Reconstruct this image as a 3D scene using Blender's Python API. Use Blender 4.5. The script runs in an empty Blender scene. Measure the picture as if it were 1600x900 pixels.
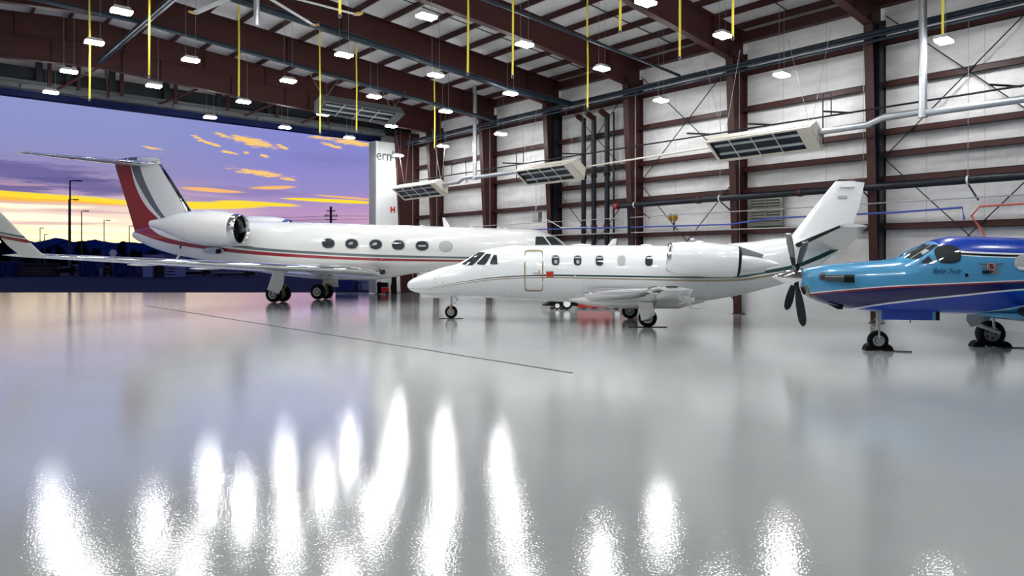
import bpy, math, random
from mathutils import Vector
random.seed(7)
C = bpy.context.scene.collection
PI = math.pi

# ------------------------------------------------------------------ camera frame
F = 1085.0                      # focal length in pixels of a 1600 wide frame
HORIZON = 405.0
EYE = 2.0
RX, RY = .753, -.658            # camera right in plan
FX, FY = .658, .753             # camera forward in plan
HEADING = math.degrees(math.atan2(RY, RX))


def plan(X, Z):
    return (RX * X + FX * Z, RY * X + FY * Z)


def W(px, py, Z):
    X = (px - 800) / F * Z
    x, y = plan(X, Z)
    return Vector((x, y, EYE + (HORIZON - py) / F * Z))


def at_height(px, py, z):
    return W(px, py, (z - EYE) * F / (HORIZON - py))


def wall_y(px, x):
    k = (px - 800) / F
    return x * (RX - FX * k) / (-RY + FY * k)


# ------------------------------------------------------------------ materials
def new_mat(name):
    m = bpy.data.materials.new(name)
    m.use_nodes = True
    nt = m.node_tree
    return m, nt, nt.nodes['Principled BSDF']


def mat(name, col, rough=.5, metal=0., coat=0., noise=0., nscale=3., bump=0., bscale=20., spec=.5):
    m, nt, b = new_mat(name)
    b.inputs['Base Color'].default_value = (*col, 1)
    b.inputs['Roughness'].default_value = rough
    b.inputs['Metallic'].default_value = metal
    b.inputs['Coat Weight'].default_value = coat
    b.inputs['Coat Roughness'].default_value = .06
    b.inputs['Specular IOR Level'].default_value = spec
    tc = nt.nodes.new('ShaderNodeTexCoord')
    n = nt.nodes.new('ShaderNodeTexNoise')
    n.inputs['Scale'].default_value = nscale
    n.inputs['Detail'].default_value = 4
    nt.links.new(tc.outputs['Object'], n.inputs['Vector'])
    mx = nt.nodes.new('ShaderNodeMix'); mx.data_type = 'RGBA'
    k = 1 - max(noise, .03)
    mx.inputs[6].default_value = (*[c * k for c in col], 1)
    mx.inputs[7].default_value = (*[min(1, c * (2 - k)) for c in col], 1)
    nt.links.new(n.outputs['Fac'], mx.inputs[0])
    nt.links.new(mx.outputs[2], b.inputs['Base Color'])
    if bump:
        n2 = nt.nodes.new('ShaderNodeTexNoise'); n2.inputs['Scale'].default_value = bscale
        nt.links.new(tc.outputs['Object'], n2.inputs['Vector'])
        bp = nt.nodes.new('ShaderNodeBump'); bp.inputs['Strength'].default_value = bump
        bp.inputs['Distance'].default_value = .02
        nt.links.new(n2.outputs['Fac'], bp.inputs['Height'])
        nt.links.new(bp.outputs['Normal'], b.inputs['Normal'])
    return m


def emis(name, col, s):
    m, nt, b = new_mat(name)
    b.inputs['Base Color'].default_value = (*col, 1)
    b.inputs['Emission Color'].default_value = (*col, 1)
    b.inputs['Emission Strength'].default_value = s
    return m


WHITE = (.84, .85, .85)
M = {}
M['paint_white'] = mat('gloss white paint', WHITE, .22, coat=.8)
M['paint_warm'] = mat('gloss warm white paint', (.76, .75, .72), .2, coat=.8)
M['steel_red'] = mat('red oxide steel', (.040, .0105, .0095), .5, noise=.15, nscale=1.5, spec=.3)
M['steel_dark'] = mat('dark painted steel', (.012, .015, .018), .5, spec=.25)
M['pipe_navy'] = mat('dark blue pipe', (.008, .016, .028), .35, spec=.3)
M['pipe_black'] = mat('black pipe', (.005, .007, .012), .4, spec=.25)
M['galv'] = mat('galvanised duct', (.42, .44, .46), .38, metal=.8, noise=.12, nscale=8)
M['grey_metal'] = mat('grey metal', (.32, .33, .34), .45, metal=.4)
M['light_metal'] = mat('painted light metal', (.55, .56, .55), .4)
M['cream'] = mat('cream painted sheet', (.62, .58, .5), .45)
M['chrome'] = mat('polished metal', (.82, .82, .83), .08, metal=1.)
M['rubber'] = mat('tyre rubber', (.006, .006, .007), .75, bump=.3, bscale=40, spec=.15)
M['black'] = mat('black', (.004, .004, .005), .5, spec=.15)
M['dark_glass'] = mat('dark glass', (.03, .037, .04), .06, spec=.6)
M['shade'] = mat('lowered window shade', (.42, .42, .41), .35)
M['yellow'] = mat('yellow webbing', (.75, .62, .05), .6)
M['ochre'] = mat('ochre tip', (.45, .27, .04), .5)
M['red'] = mat('signal red', (.5, .012, .01), .4)
M['exhaust'] = mat('sooty exhaust metal', (.06, .065, .075), .3, metal=.5)
M['dull_red'] = mat('tug red', (.33, .03, .025), .5, spec=.2)
M['gold'] = mat('gold line', (.25, .17, .075), .5)
M['navy'] = mat('navy sheet', (.003, .007, .045), .5, spec=.1)
M['blue'] = mat('blue bin', (.003, .008, .075), .5, spec=.1)
M['blue_cable'] = mat('blue cable', (.03, .06, .3), .5)
M['orange_hose'] = mat('red hose', (.5, .1, .07), .5)
M['grey_blue'] = mat('pale bin', (.10, .125, .22), .6)
M['brown'] = mat('weathered timber', (.02, .012, .011), .8, noise=.3, spec=.1)
M['tree'] = mat('dark foliage', (.002, .004, .008), .9, spec=.02)
M['mountain'] = mat('hazy dark blue hill', (.006, .018, .075), 1., spec=.0, noise=.25, nscale=.01)
M['asphalt'] = mat('dusk asphalt', (.006, .010, .032), .8, noise=.2, nscale=.3, spec=.03)
M['text_dark'] = mat('dark grey lettering', (.05, .05, .055), .5)
M['text_grey'] = mat('grey lettering', (.16, .17, .19), .5)
M['blade_grey'] = mat('grey propeller paint', (.10, .10, .095), .45, spec=.3)
M['blade_black'] = mat('black propeller paint', (.006, .009, .011), .6, spec=.08)
M['lamp'] = emis('lamp lens', (.96, .985, 1.), 170.)
M['gear_paint'] = mat('gear leg paint', (.5, .5, .49), .3)


def wall_mat():
    m, nt, b = new_mat('white insulation facing')
    N, L = nt.nodes, nt.links
    tc = N.new('ShaderNodeTexCoord')
    n = N.new('ShaderNodeTexNoise'); n.inputs['Scale'].default_value = 1.2; n.inputs['Detail'].default_value = 5
    mp = N.new('ShaderNodeMapping'); mp.inputs['Scale'].default_value = (1, .5, 2.2)
    L.new(tc.outputs['Object'], mp.inputs['Vector']); L.new(mp.outputs['Vector'], n.inputs['Vector'])
    r = N.new('ShaderNodeValToRGB')
    r.color_ramp.elements[0].position = .3; r.color_ramp.elements[0].color = (.50, .485, .48, 1)
    r.color_ramp.elements[1].position = .62; r.color_ramp.elements[1].color = (.67, .645, .635, 1)
    L.new(n.outputs['Fac'], r.inputs['Fac'])
    # seams between the rolls of facing, every 0.9 m along the wall
    s = N.new('ShaderNodeSeparateXYZ'); L.new(tc.outputs['Object'], s.inputs[0])
    fr = N.new('ShaderNodeMath'); fr.operation = 'PINGPONG'; fr.inputs[1].default_value = .76
    L.new(s.outputs['Y'], fr.inputs[0])
    lt = N.new('ShaderNodeMath'); lt.operation = 'LESS_THAN'; lt.inputs[1].default_value = .012
    L.new(fr.outputs[0], lt.inputs[0])
    mx = N.new('ShaderNodeMix'); mx.data_type = 'RGBA'; mx.inputs[7].default_value = (.46, .44, .43, 1)
    L.new(lt.outputs[0], mx.inputs[0]); L.new(r.outputs[0], mx.inputs[6]); L.new(mx.outputs[2], b.inputs['Base Color'])
    b.inputs['Roughness'].default_value = .45
    w = N.new('ShaderNodeTexNoise'); w.inputs['Scale'].default_value = 2.5; w.inputs['Detail'].default_value = 3
    mp2 = N.new('ShaderNodeMapping'); mp2.inputs['Scale'].default_value = (1, 1.6, .6)
    L.new(tc.outputs['Object'], mp2.inputs['Vector']); L.new(mp2.outputs['Vector'], w.inputs['Vector'])
    bp = N.new('ShaderNodeBump'); bp.inputs['Strength'].default_value = .5; bp.inputs['Distance'].default_value = .12
    L.new(w.outputs['Fac'], bp.inputs['Height']); L.new(bp.outputs['Normal'], b.inputs['Normal'])
    return m


def floor_mat():
    m, nt, b = new_mat('polished epoxy floor')
    N, L = nt.nodes, nt.links
    tc = N.new('ShaderNodeTexCoord')
    n = N.new('ShaderNodeTexNoise'); n.inputs['Scale'].default_value = .35; n.inputs['Detail'].default_value = 5
    L.new(tc.outputs['Object'], n.inputs['Vector'])
    r = N.new('ShaderNodeValToRGB')
    r.color_ramp.elements[0].position = .35; r.color_ramp.elements[0].color = (.53, .545, .54, 1)
    r.color_ramp.elements[1].position = .65; r.color_ramp.elements[1].color = (.58, .595, .59, 1)
    L.new(n.outputs['Fac'], r.inputs['Fac']); L.new(r.outputs[0], b.inputs['Base Color'])
    n2 = N.new('ShaderNodeTexNoise'); n2.inputs['Scale'].default_value = .8; n2.inputs['Detail'].default_value = 6
    L.new(tc.outputs['Object'], n2.inputs['Vector'])
    mr = N.new('ShaderNodeMapRange'); mr.inputs['To Min'].default_value = .035; mr.inputs['To Max'].default_value = .08
    L.new(n2.outputs['Fac'], mr.inputs['Value']); L.new(mr.outputs[0], b.inputs['Roughness'])
    n3 = N.new('ShaderNodeTexNoise'); n3.inputs['Scale'].default_value = 50; n3.inputs['Detail'].default_value = 2
    L.new(tc.outputs['Object'], n3.inputs['Vector'])
    bp = N.new('ShaderNodeBump'); bp.inputs['Strength'].default_value = .8; bp.inputs['Distance'].default_value = .0013
    L.new(n3.outputs['Fac'], bp.inputs['Height'])
    n4 = N.new('ShaderNodeTexNoise'); n4.inputs['Scale'].default_value = 1.3; n4.inputs['Detail'].default_value = 2
    L.new(tc.outputs['Object'], n4.inputs['Vector'])
    bp2 = N.new('ShaderNodeBump'); bp2.inputs['Strength'].default_value = .04; bp2.inputs['Distance'].default_value = .01
    L.new(n4.outputs['Fac'], bp2.inputs['Height']); L.new(bp.outputs['Normal'], bp2.inputs['Normal'])
    L.new(bp2.outputs['Normal'], b.inputs['Normal'])
    b.inputs['IOR'].default_value = 1.5
    b.inputs['Coat Weight'].default_value = .6; b.inputs['Coat Roughness'].default_value = .04
    L.new(bp2.outputs['Normal'], b.inputs['Coat Normal'])
    return m


M['louvre'] = mat('drab louvre paint', (.14, .145, .125), .5)
M['track'] = mat('dull grey steel', (.07, .075, .08), .5)
M['wall'] = wall_mat()
M['floor'] = floor_mat()
M['roof'] = mat('white roof facing', (.66, .64, .64), .5, noise=.08, nscale=1.5, bump=.3, bscale=1.5)
M['liner'] = mat('white wall liner', (.7, .7, .69), .4, noise=.06, nscale=1.2)


# ------------------------------------------------------------------ mesh builder
class MB:
    def __init__(s):
        s.v = []; s.f = []; s.m = []

    def add(s, vs, fs, mi=0):
        o = len(s.v)
        s.v += [tuple(p) for p in vs]
        s.f += [tuple(i + o for i in f) for f in fs]
        s.m += [mi] * len(fs)
        return s

    def box(s, a, b, mi=0):
        x0, y0, z0 = a; x1, y1, z1 = b
        vs = [(x0, y0, z0), (x1, y0, z0), (x1, y1, z0), (x0, y1, z0), (x0, y0, z1), (x1, y0, z1), (x1, y1, z1), (x0, y1, z1)]
        return s.add(vs, [(0, 3, 2, 1), (4, 5, 6, 7), (0, 1, 5, 4), (1, 2, 6, 5), (2, 3, 7, 6), (3, 0, 4, 7)], mi)

    def prism(s, poly, off, mi=0):
        """closed polygon swept along the vector off"""
        n = len(poly); off = Vector(off)
        a = [Vector(p) for p in poly]; b = [p + off for p in a]
        fs = [tuple(range(n))[::-1], tuple(range(n, 2 * n))] + [(i, (i + 1) % n, n + (i + 1) % n, n + i) for i in range(n)]
        return s.add(a + b, fs, mi)

    def loft(s, rings, cap=True, closed=True, mi=0):
        n = len(rings[0]); vs = [p for r in rings for p in r]; fs = []
        for i in range(len(rings) - 1):
            for j in range(n if closed else n - 1):
                k = (j + 1) % n
                fs.append((i * n + j, i * n + k, (i + 1) * n + k, (i + 1) * n + j))
        if cap:
            fs.append(tuple(range(n))[::-1])
            fs.append(tuple(range((len(rings) - 1) * n, len(rings) * n)))
        return s.add(vs, fs, mi)

    def tube(s, path, r, n=10, mi=0, cap=True):
        path = [Vector(p) for p in path]; rings = []
        rr = r if isinstance(r, (list, tuple)) else [r] * len(path)
        up = Vector((0, 0, 1))
        for i, p in enumerate(path):
            d = (path[min(i + 1, len(path) - 1)] - path[max(i - 1, 0)]).normalized()
            ref = up if abs(d.z) < .95 else Vector((1, 0, 0))
            a = d.cross(ref).normalized(); b = a.cross(d).normalized()
            rings.append([p + a * rr[i] * math.cos(t * 2 * PI / n) + b * rr[i] * math.sin(t * 2 * PI / n) for t in range(n)])
        return s.loft(rings, cap, True, mi)

    def lathe(s, org, axis, prof, n=32, mi=0, cap=False, sy=1., sz=1.):
        """prof: (along, radius) about the axis vector"""
        org = Vector(org); d = Vector(axis).normalized()
        ref = Vector((0, 0, 1)) if abs(d.z) < .9 else Vector((1, 0, 0))
        a = d.cross(ref).normalized(); b = a.cross(d).normalized()
        rings = [[org + d * h + a * r * sy * math.cos(t * 2 * PI / n) + b * r * sz * math.sin(t * 2 * PI / n) for t in range(n)] for h, r in prof]
        return s.loft(rings, cap, True, mi)

    def ibeam(s, pts_bot, pts_top, y, flange, web=.02, ft=.03, mi=0):
        """web plate in the plane y with flanges along both edges; pts are (x, z)"""
        n = len(pts_bot)
        poly = [(p[0], y - web / 2, p[1]) for p in pts_bot] + [(p[0], y - web / 2, p[1]) for p in pts_top[::-1]]
        for i in range(n - 1):
            q = [pts_bot[i], pts_bot[i + 1], pts_top[i + 1], pts_top[i]]
            s.prism([(p[0], y - web / 2, p[1]) for p in q], (0, web, 0), mi)
            for P_, sg in ((pts_bot, -1), (pts_top, 1)):
                a, b = P_[i], P_[i + 1]
                s.prism([(a[0], y - flange / 2, a[1]), (b[0], y - flange / 2, b[1]),
                         (b[0], y - flange / 2, b[1] - sg * ft), (a[0], y - flange / 2, a[1] - sg * ft)], (0, flange, 0), mi)
        return s

    def build(s, name, mats, parent=None, smooth=False, angle=35):
        me = bpy.data.meshes.new(name)
        me.from_pydata(s.v, [], s.f)
        if not isinstance(mats, (list, tuple)): mats = [mats]
        for m in mats: me.materials.append(M[m] if isinstance(m, str) else m)
        me.polygons.foreach_set('material_index', s.m)
        me.update()
        import bmesh
        bm = bmesh.new(); bm.from_mesh(me)
        bmesh.ops.recalc_face_normals(bm, faces=bm.faces[:])
        bm.to_mesh(me); bm.free()
        if smooth:
            me.polygons.foreach_set('use_smooth', [True] * len(me.polygons))
            me.set_sharp_from_angle(angle=math.radians(angle))
        o = bpy.data.objects.new(name, me); C.objects.link(o)
        if parent: o.parent = parent
        return o


def tag(o, label=None, cat=None, group=None, kind=None):
    if label: o['label'] = label
    if cat: o['category'] = cat
    if group: o['group'] = group
    if kind: o['kind'] = kind
    return o


def thing(name, label, cat, loc=(0, 0, 0), rz=0., group=None):
    o = bpy.data.objects.new(name, None); C.objects.link(o)
    o.empty_display_size = .3
    o.location = loc; o.rotation_euler = (0, 0, rz)
    return tag(o, label, cat, group)


def struct(o):
    o['kind'] = 'structure'; return o


def copy_tree(o, parent=None):
    c = o.copy(); C.objects.link(c); c.parent = parent
    for ch in [x for x in bpy.data.objects if x.parent == o]:
        copy_tree(ch, c)
    return c


def text_obj(name, body, size, loc, rot, m, parent, bold=0., extrude=.004, shear=0., sx=1.):
    cu = bpy.data.curves.new(name, 'FONT'); cu.body = body; cu.size = size
    cu.extrude = extrude; cu.offset = bold; cu.shear = shear
    cu.align_x = 'CENTER'; cu.align_y = 'CENTER'
    cu.materials.append(M[m])
    o = bpy.data.objects.new(name, cu); C.objects.link(o)
    bpy.context.view_layer.update()
    me = bpy.data.meshes.new_from_object(o.evaluated_get(bpy.context.evaluated_depsgraph_get()))
    bpy.data.objects.remove(o)
    o = bpy.data.objects.new(name, me); C.objects.link(o)
    o.parent = parent; o.location = loc; o.rotation_euler = rot; o.scale = (sx, 1, 1)
    return o


ORD = ['first', 'second', 'third', 'fourth', 'fifth', 'sixth', 'seventh', 'eighth', 'ninth', 'tenth', 'eleventh', 'twelfth',
       'thirteenth', 'fourteenth', 'fifteenth', 'sixteenth', 'seventeenth', 'eighteenth', 'nineteenth', 'twentieth',
       'twenty first', 'twenty second', 'twenty third', 'twenty fourth', 'twenty fifth', 'twenty sixth', 'twenty seventh']

# ================================================================== HANGAR
WX = 23.35                    # right wall plane
BAY = 4.79
COLS = [8.75 + BAY * k for k in range(-4, 6)]      # frames nearer the camera too
DOOR_Y = 36.1
RIDGE = 6.0
LX = 2 * RIDGE - WX


def roof_z(x):
    return 10.35 + .083 * (23.2 - x) if x >= RIDGE else 10.35 + .083 * (23.2 - (2 * RIDGE - x))


# floor: the slab runs out through the doorway as a polished apron
fp = [plan(-60, 41.7), plan(-6.7, 41.7), (WX + .1, 36.4), (WX + .1, -14), (LX - .1, -14), (LX - .1, 20), (-50, 40)]
struct(MB().prism([(x, y, -.25) for x, y in fp], (0, 0, .25)).build('floor', 'floor'))
struct(MB().box((-1500, -700, -.6), (1500, 1800, -.04)).build('ground', 'asphalt'))
a, b = W(230, 478, EYE * F / 73), W(895, 583, EYE * F / 178)
d = (b - a).normalized(); nrm = Vector((-d.y, d.x, 0))
j = MB()
for i in range(24):
    p, q = a.lerp(b, i / 24), a.lerp(b, (i + 1) / 24)
    o1, o2 = .012 * math.sin(i * 2.3), .012 * math.sin((i + 1) * 2.3)
    j.prism([p + nrm * (.03 + o1), p - nrm * (.03 - o1), q - nrm * (.03 - o2), q + nrm * (.03 + o2)], (0, 0, .002))
o = j.build('trim_1', 'black'); o.location.z = .001; struct(o)

struct(MB().box((WX, -14, 0), (WX + .15, 36.6, 10.6)).build('wall_right', 'wall'))
struct(MB().box((WX - .25, -13.8, 0), (WX - .002, 34.8, 1.5)).build('trim_2', 'liner'))
struct(MB().box((LX - .15, -14, 0), (LX, 36.6, 10.6)).build('wall_left', 'wall'))
struct(MB().prism([(LX, -14, 0), (WX, -14, 0), (WX, -14, roof_z(WX)), (RIDGE, -14, roof_z(RIDGE)), (LX, -14, roof_z(LX))], (0, -.15, 0)).build('wall_rear', 'wall'))
# front wall above and beside the door opening
struct(MB().prism([(LX, 36.6, 9.2), (WX, 36.6, 9.2), (WX, 36.6, roof_z(WX)), (RIDGE, 36.6, roof_z(RIDGE)), (LX, 36.6, roof_z(LX))], (0, .12, 0))
       .box((LX, 36.6, 0), (-8.6, 36.72, 9.2)).box((21.3, 36.6, 0), (WX, 36.72, 9.2)).build('wall_front', 'wall'))
struct(MB().prism([(LX - .2, -14.1, roof_z(LX) + .24), (RIDGE, -14.1, roof_z(RIDGE) + .24), (WX + .2, -14.1, roof_z(WX) + .24),
                   (WX + .2, -14.1, roof_z(WX) + .38), (RIDGE, -14.1, roof_z(RIDGE) + .38), (LX - .2, -14.1, roof_z(LX) + .38)], (0, 50.9, 0)).build('ceiling', 'roof'))

# door header: navy fascia, grey track, dark steel beam
struct(MB().box((LX, 36.05, 8.95), (21.2, 36.5, 9.22)).build('trim_3', 'navy'))
hd = MB().box((LX, 35.55, 9.22), (21.2, 36.0, 9.42))
hd.box((LX, 35.7, 9.42), (21.2, 35.75, 9.6))
for k in range(16): hd.box((LX + 1 + k * 2, 35.45, 9.18), (LX + 1.25 + k * 2, 35.6, 9.34))
struct(hd.build('trim_4', 'track'))
db = MB().box((LX, 36.1, 9.45), (WX, 36.5, 10.25))
struct(db.build('trim_5', 'steel_dark'))

# --- steel columns
def column(y, label, d_top=1.05, d_bot=.5, conduit=True):
    t = thing('steel_column', label, 'column', (WX, y, 0), 0, 'red steel columns along the wall')
    zt = 9.55
    m = MB()
    m.prism([(-d_bot, .11, 0), (0, .11, 0), (0, .11, zt), (-d_top, .11, zt)], (0, .03, 0))
    m.build('web', 'steel_red', t)
    f = MB()
    f.prism([(-d_bot, 0, 0), (-d_bot - .03, 0, 0), (-d_top - .03, 0, zt), (-d_top, 0, zt)], (0, .26, 0))
    f.build('inner_flange', 'steel_red', t)
    MB().box((-.03, 0, 0), (-.004, .26, zt)).build('outer_flange', 'steel_red', t)
    MB().box((-d_bot - .06, -.05, 0), (-.002, .3, .025)).build('base_plate', 'steel_red', t)
    MB().prism([(-d_top, 0, zt - .25), (-.01, 0, zt - .25), (-.01, 0, zt - .22), (-d_top, 0, zt - .22)], (0, .26, 0)).build('stiffener', 'steel_red', t)
    if conduit:
        MB().tube([(-.42, .09, .3), (-.42, .09, 9.0)], .016, 6).build('conduit', 'grey_metal', t)
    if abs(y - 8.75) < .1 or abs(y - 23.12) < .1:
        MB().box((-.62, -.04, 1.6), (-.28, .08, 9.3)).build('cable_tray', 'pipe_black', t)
    return t


cl = sorted(COLS)
n = len(cl)
for i, y in enumerate(cl):
    column(y, 'dark red tapered steel column against the white wall, %s counted from the doorway corner column' % ORD[n - 1 - i])
column(35.2, 'dark red wide steel column in the corner beside the white door leaf', 1.6, 1.15)

# --- roof rafters
BOT = [(22.4, 9.2), (19.5, 9.55), (16.2, 9.9), (12, 10.22), (RIDGE, 10.66)]
BOT = BOT + [(2 * RIDGE - x, z) for x, z in BOT[::-1][1:]]
BOT = [(WX - .1, 8.9)] + BOT + [(LX + .1, 8.9)]
for i, y in enumerate(cl[:-1]):
    top = [(x, roof_z(x)) for x, z in BOT]
    t = thing('roof_rafter', 'dark red steel roof rafter, %s frame counted back from the deep door girder' % ORD[n - 2 - i], 'rafter', (0, y + .13, 0), 0, 'red steel roof rafters')
    MB().ibeam(BOT, top, 0, .26).build('beam', 'steel_red', t)
    for x in (21.2, 12, 6, 0):
        zb = BOT[-1][1]
        for (xa, za), (xb, zb2) in zip(BOT, BOT[1:]):
            if xb <= x <= xa: zb = za + (zb2 - za) * (xa - x) / (xa - xb)
        MB().box((x - .008, -.12, zb), (x + .008, .12, roof_z(x))).build('stiffener', 'steel_red', t)

# deep girder by the door
y = cl[-1]
GB = [(WX - .1, 9.0), (22, 9.2), (12.8, 9.52), (RIDGE, 9.9), (-1, 9.5), (LX + .1, 9.0)]
GM = [(WX - .1, 9.9), (22, 10.0), (12.8, 10.38), (RIDGE, 10.86), (-1, 10.4), (LX + .1, 9.9)]
t = thing('door_girder', 'deep dark red steel girder above the doorway with welded stiffeners', 'girder', (0, y + .13, 0))
MB().ibeam(GB, [(x, roof_z(x)) for x, z in GB], 0, .3).build('beam', 'steel_red', t)
m = MB()
for (x0, z0), (x1, z1) in zip(GM, GM[1:]):
    m.prism([(x0, -.06, z0), (x1, -.06, z1), (x1, -.06, z1 - .03), (x0, -.06, z0 - .03)], (0, .05, 0))
m.build('mid_rail', 'steel_red', t)


def interp(P_, x):
    for (xa, za), (xb, zb) in zip(P_, P_[1:]):
        if xb <= x <= xa: return za + (zb - za) * (xa - x) / (xa - xb)
    return P_[-1][1]


for x in (20.3, 18.2, 15.2, 14.0, 11.4, 8.4, 6.9, 4.4, 2.4, -1):
    MB().box((x - .02, -.1, interp(GB, x)), (x + .02, .1, interp(GM, x))).build('stiffener', 'steel_red', t)
for x in (19.2, 16.6, 13.0, 10.2, 7.0, 4.9, 3.2, 1.0):
    MB().box((x - .02, -.1, interp(GM, x)), (x + .02, .1, roof_z(x))).build('stiffener', 'steel_red', t)

# purlins
px_list = [12.72 + 1.28 * k for k in range(-13, 9)]
px_list = [x for x in px_list if LX + .2 < x < WX - .2 and abs(x - RIDGE) > .1]
for i, x in enumerate(sorted(px_list, reverse=True)):
    z = roof_z(x)
    m = MB().box((x - .01, -13.9, z), (x + .01, 36.5, z + .235))
    m.box((x - .07, -13.9, z), (x + .01, 36.5, z + .012)).box((x - .01, -13.9, z + .225), (x + .07, 36.5, z + .237))
    tag(m.build('roof_purlin', 'steel_red'), 'red roof purlin under the white roof facing, %s from the right wall' % ORD[i], 'purlin', 'red roof purlins')
m = MB().box((WX - .3, -13.9, 9.95), (WX - .02, 36.5, 10.3))
tag(m.build('eave_beam', 'steel_red'), 'red eave beam along the top of the white right wall', 'beam')

# sag rods between the purlins, one line of rods per third of a bay
k = 0
for y0, y1 in zip(cl[3:], cl[4:]):
    for f in (.33, .62):
        yy = y0 + (y1 - y0) * f
        m = MB()
        xs = [WX - .1, 16, 11, RIDGE, 0, LX + .1]
        m.tube([(x, yy, roof_z(x) + .14) for x in xs], .022, 5)
        tag(m.build('sag_rod', 'steel_dark'), 'thin dark rod crossing under the roof, %s line from the near end' % ORD[k], 'rod', 'thin dark rods between the roof purlins')
        k += 1

# girts on the right wall
GZ = [(3.12, -13.9, 36.4), (4.6, -13.9, 36.4), (5.38, -13.9, 23.2), (6.08, -13.9, 36.4), (7.58, -13.9, 36.4), (8.9, -13.9, 36.4)]
for i, (z, ya, yb) in enumerate(GZ):
    m = MB().box((WX - .22, ya, z - .02), (WX - .002, yb, z)).box((WX - .22, ya, z - .2), (WX - .2, yb, z)).box((WX - .22, ya, z - .2), (WX - .15, yb, z - .185))
    tag(m.build('steel_girt', 'steel_red'), 'long dark red horizontal girt on the white right wall, %s from the bottom' % ORD[i], 'girt', 'red girts on the right wall')

# rod bracing
for bi, (k, where) in enumerate(((4, 'nearest wall bay'), (6, 'wall bay right of the black risers'), (7, 'wall bay with the black risers'))):
    ya, yb = cl[k] - .0, cl[k] + BAY
    ya = [3.96, 13.54, 18.33][bi]; yb = ya + BAY
    for (z0, z1, tier) in ((5.25, 9.6, 'upper'), (.3, 5.1, 'lower')):
        t = thing('cross_bracing', 'crossed thin dark steel rods, %s pair in the %s' % (tier, where), 'bracing', (WX - .27, ya, 0), 0, 'crossed rod bracing on the wall')
        for s_ in (0, 1):
            za, zb = (z0, z1) if s_ else (z1, z0)
            MB().tube([(-.02 * s_, .2, za), (-.02 * s_, BAY - .1, zb)], .018, 6).build('rod', 'steel_dark', t)

# --- door pocket: posts and diagonal struts hanging between girder and header
k = 0
for px in (61, 107, 175, 260, 342, 420, 500):
    x = 0
    kk = (px - 800) / F
    yy = 35.9
    x = yy * (-RY + FY * kk) / (RX - FX * kk)
    tag(MB().box((x - .12, 35.78, 9.42), (x + .12, 36.0, 11.2)).build('door_head_post', 'steel_dark'),
        'dark upright post above the door header, %s from the left' % ORD[k], 'post', 'upright posts above the door header')
    tag(MB().box((x + .28, 35.6, 9.42), (x + .42, 35.76, 10.6)).build('door_head_hanger', 'steel_red'),
        'red upright hanger beside a dark post above the door header, %s from the left' % ORD[k], 'hanger', 'red hangers above the door header')
    k += 1
for k, (xa, xb) in enumerate(((6.1, 4.9), (6.3, 6.9), (10.5, 9.0), (14.3, 13.0), (17.0, 16.0), (2.6, 1.2))):
    tag(MB().tube([(xa, cl[-1] + .3, 10.0), (xb, 35.5, 9.3)], .05, 6).build('diagonal_strut', 'steel_red'),
        'slanted red strut from the deep girder down to the door track, %s of its row' % ORD[k], 'strut', 'slanted red struts at the door header')

# white door leaf stack at the right edge of the opening
t = thing('door_leaf', 'white sliding door leaf standing open at the right edge of the doorway, with dark lettering', 'door leaf', (20.5, 35.42, 0))
m = MB().box((0, 0, .02), (1.9, .8, 8.85))
m.build('panel', 'light_metal', t)
m = MB()
for i in range(9): m.box((-.03, .03 + i * .085, .03), (0, .06 + i * .085, 8.8))
m.build('side_ribs', 'grey_metal', t)
m = MB().box((.02, -.03, .1), (.1, 0, 8.8)).box((.02, -.03, 7.35), (1.3, 0, 7.42)).box((.28, -.03, .1), (.32, 0, 7.1)).box((.28, -.03, 7.05), (1.5, 0, 7.1))
m.build('frame_rail', 'paint_white', t)
MB().box((.1, -.02, .1), (1.6, -.002, 7.35)).build('face_sheet', 'paint_white', t)
text_obj('lettering', 'ern', .86, (.52, -.035, 8.02), (PI / 2, 0, 0), 'text_dark', t, bold=.006, sx=.88)
text_obj('lettering', 'Air', .9, (1.36, -.035, 8.05), (PI / 2, 0, 0), 'text_grey', t, sx=.8)
text_obj('red_lettering', 'H', .46, (1.1, -.045, 4.9), (PI / 2, 0, 0), 'red', t, bold=.02)

# louvred vent
ya, yb = 12.05, 13.35
t = thing('wall_louvre', 'grey louvred vent in the right wall behind the white tail', 'vent', (WX - .26, ya, 3.2))
f = MB()
w = yb - ya
f.box((0, 0, 0), (.08, .1, 1.15)).box((0, w - .1, 0), (.08, w, 1.15)).box((0, .1, 0), (.08, w - .1, .08)).box((0, .1, 1.07), (.08, w - .1, 1.15)).box((0, w * .5 - .03, .08), (.08, w * .5 + .03, 1.07))
f.build('frame', 'louvre', t)
for i in range(9):
    z = .12 + i * .105
    MB().prism([(.06, .1, z), (.0, .1, z - .05), (.0, .1, z - .03), (.06, .1, z + .05)], (0, w - .2, 0)).build('slat', 'louvre', t)
MB().box((.1, .05, .03), (.12, w - .05, 1.12)).build('backing', 'steel_dark', t)

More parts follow.
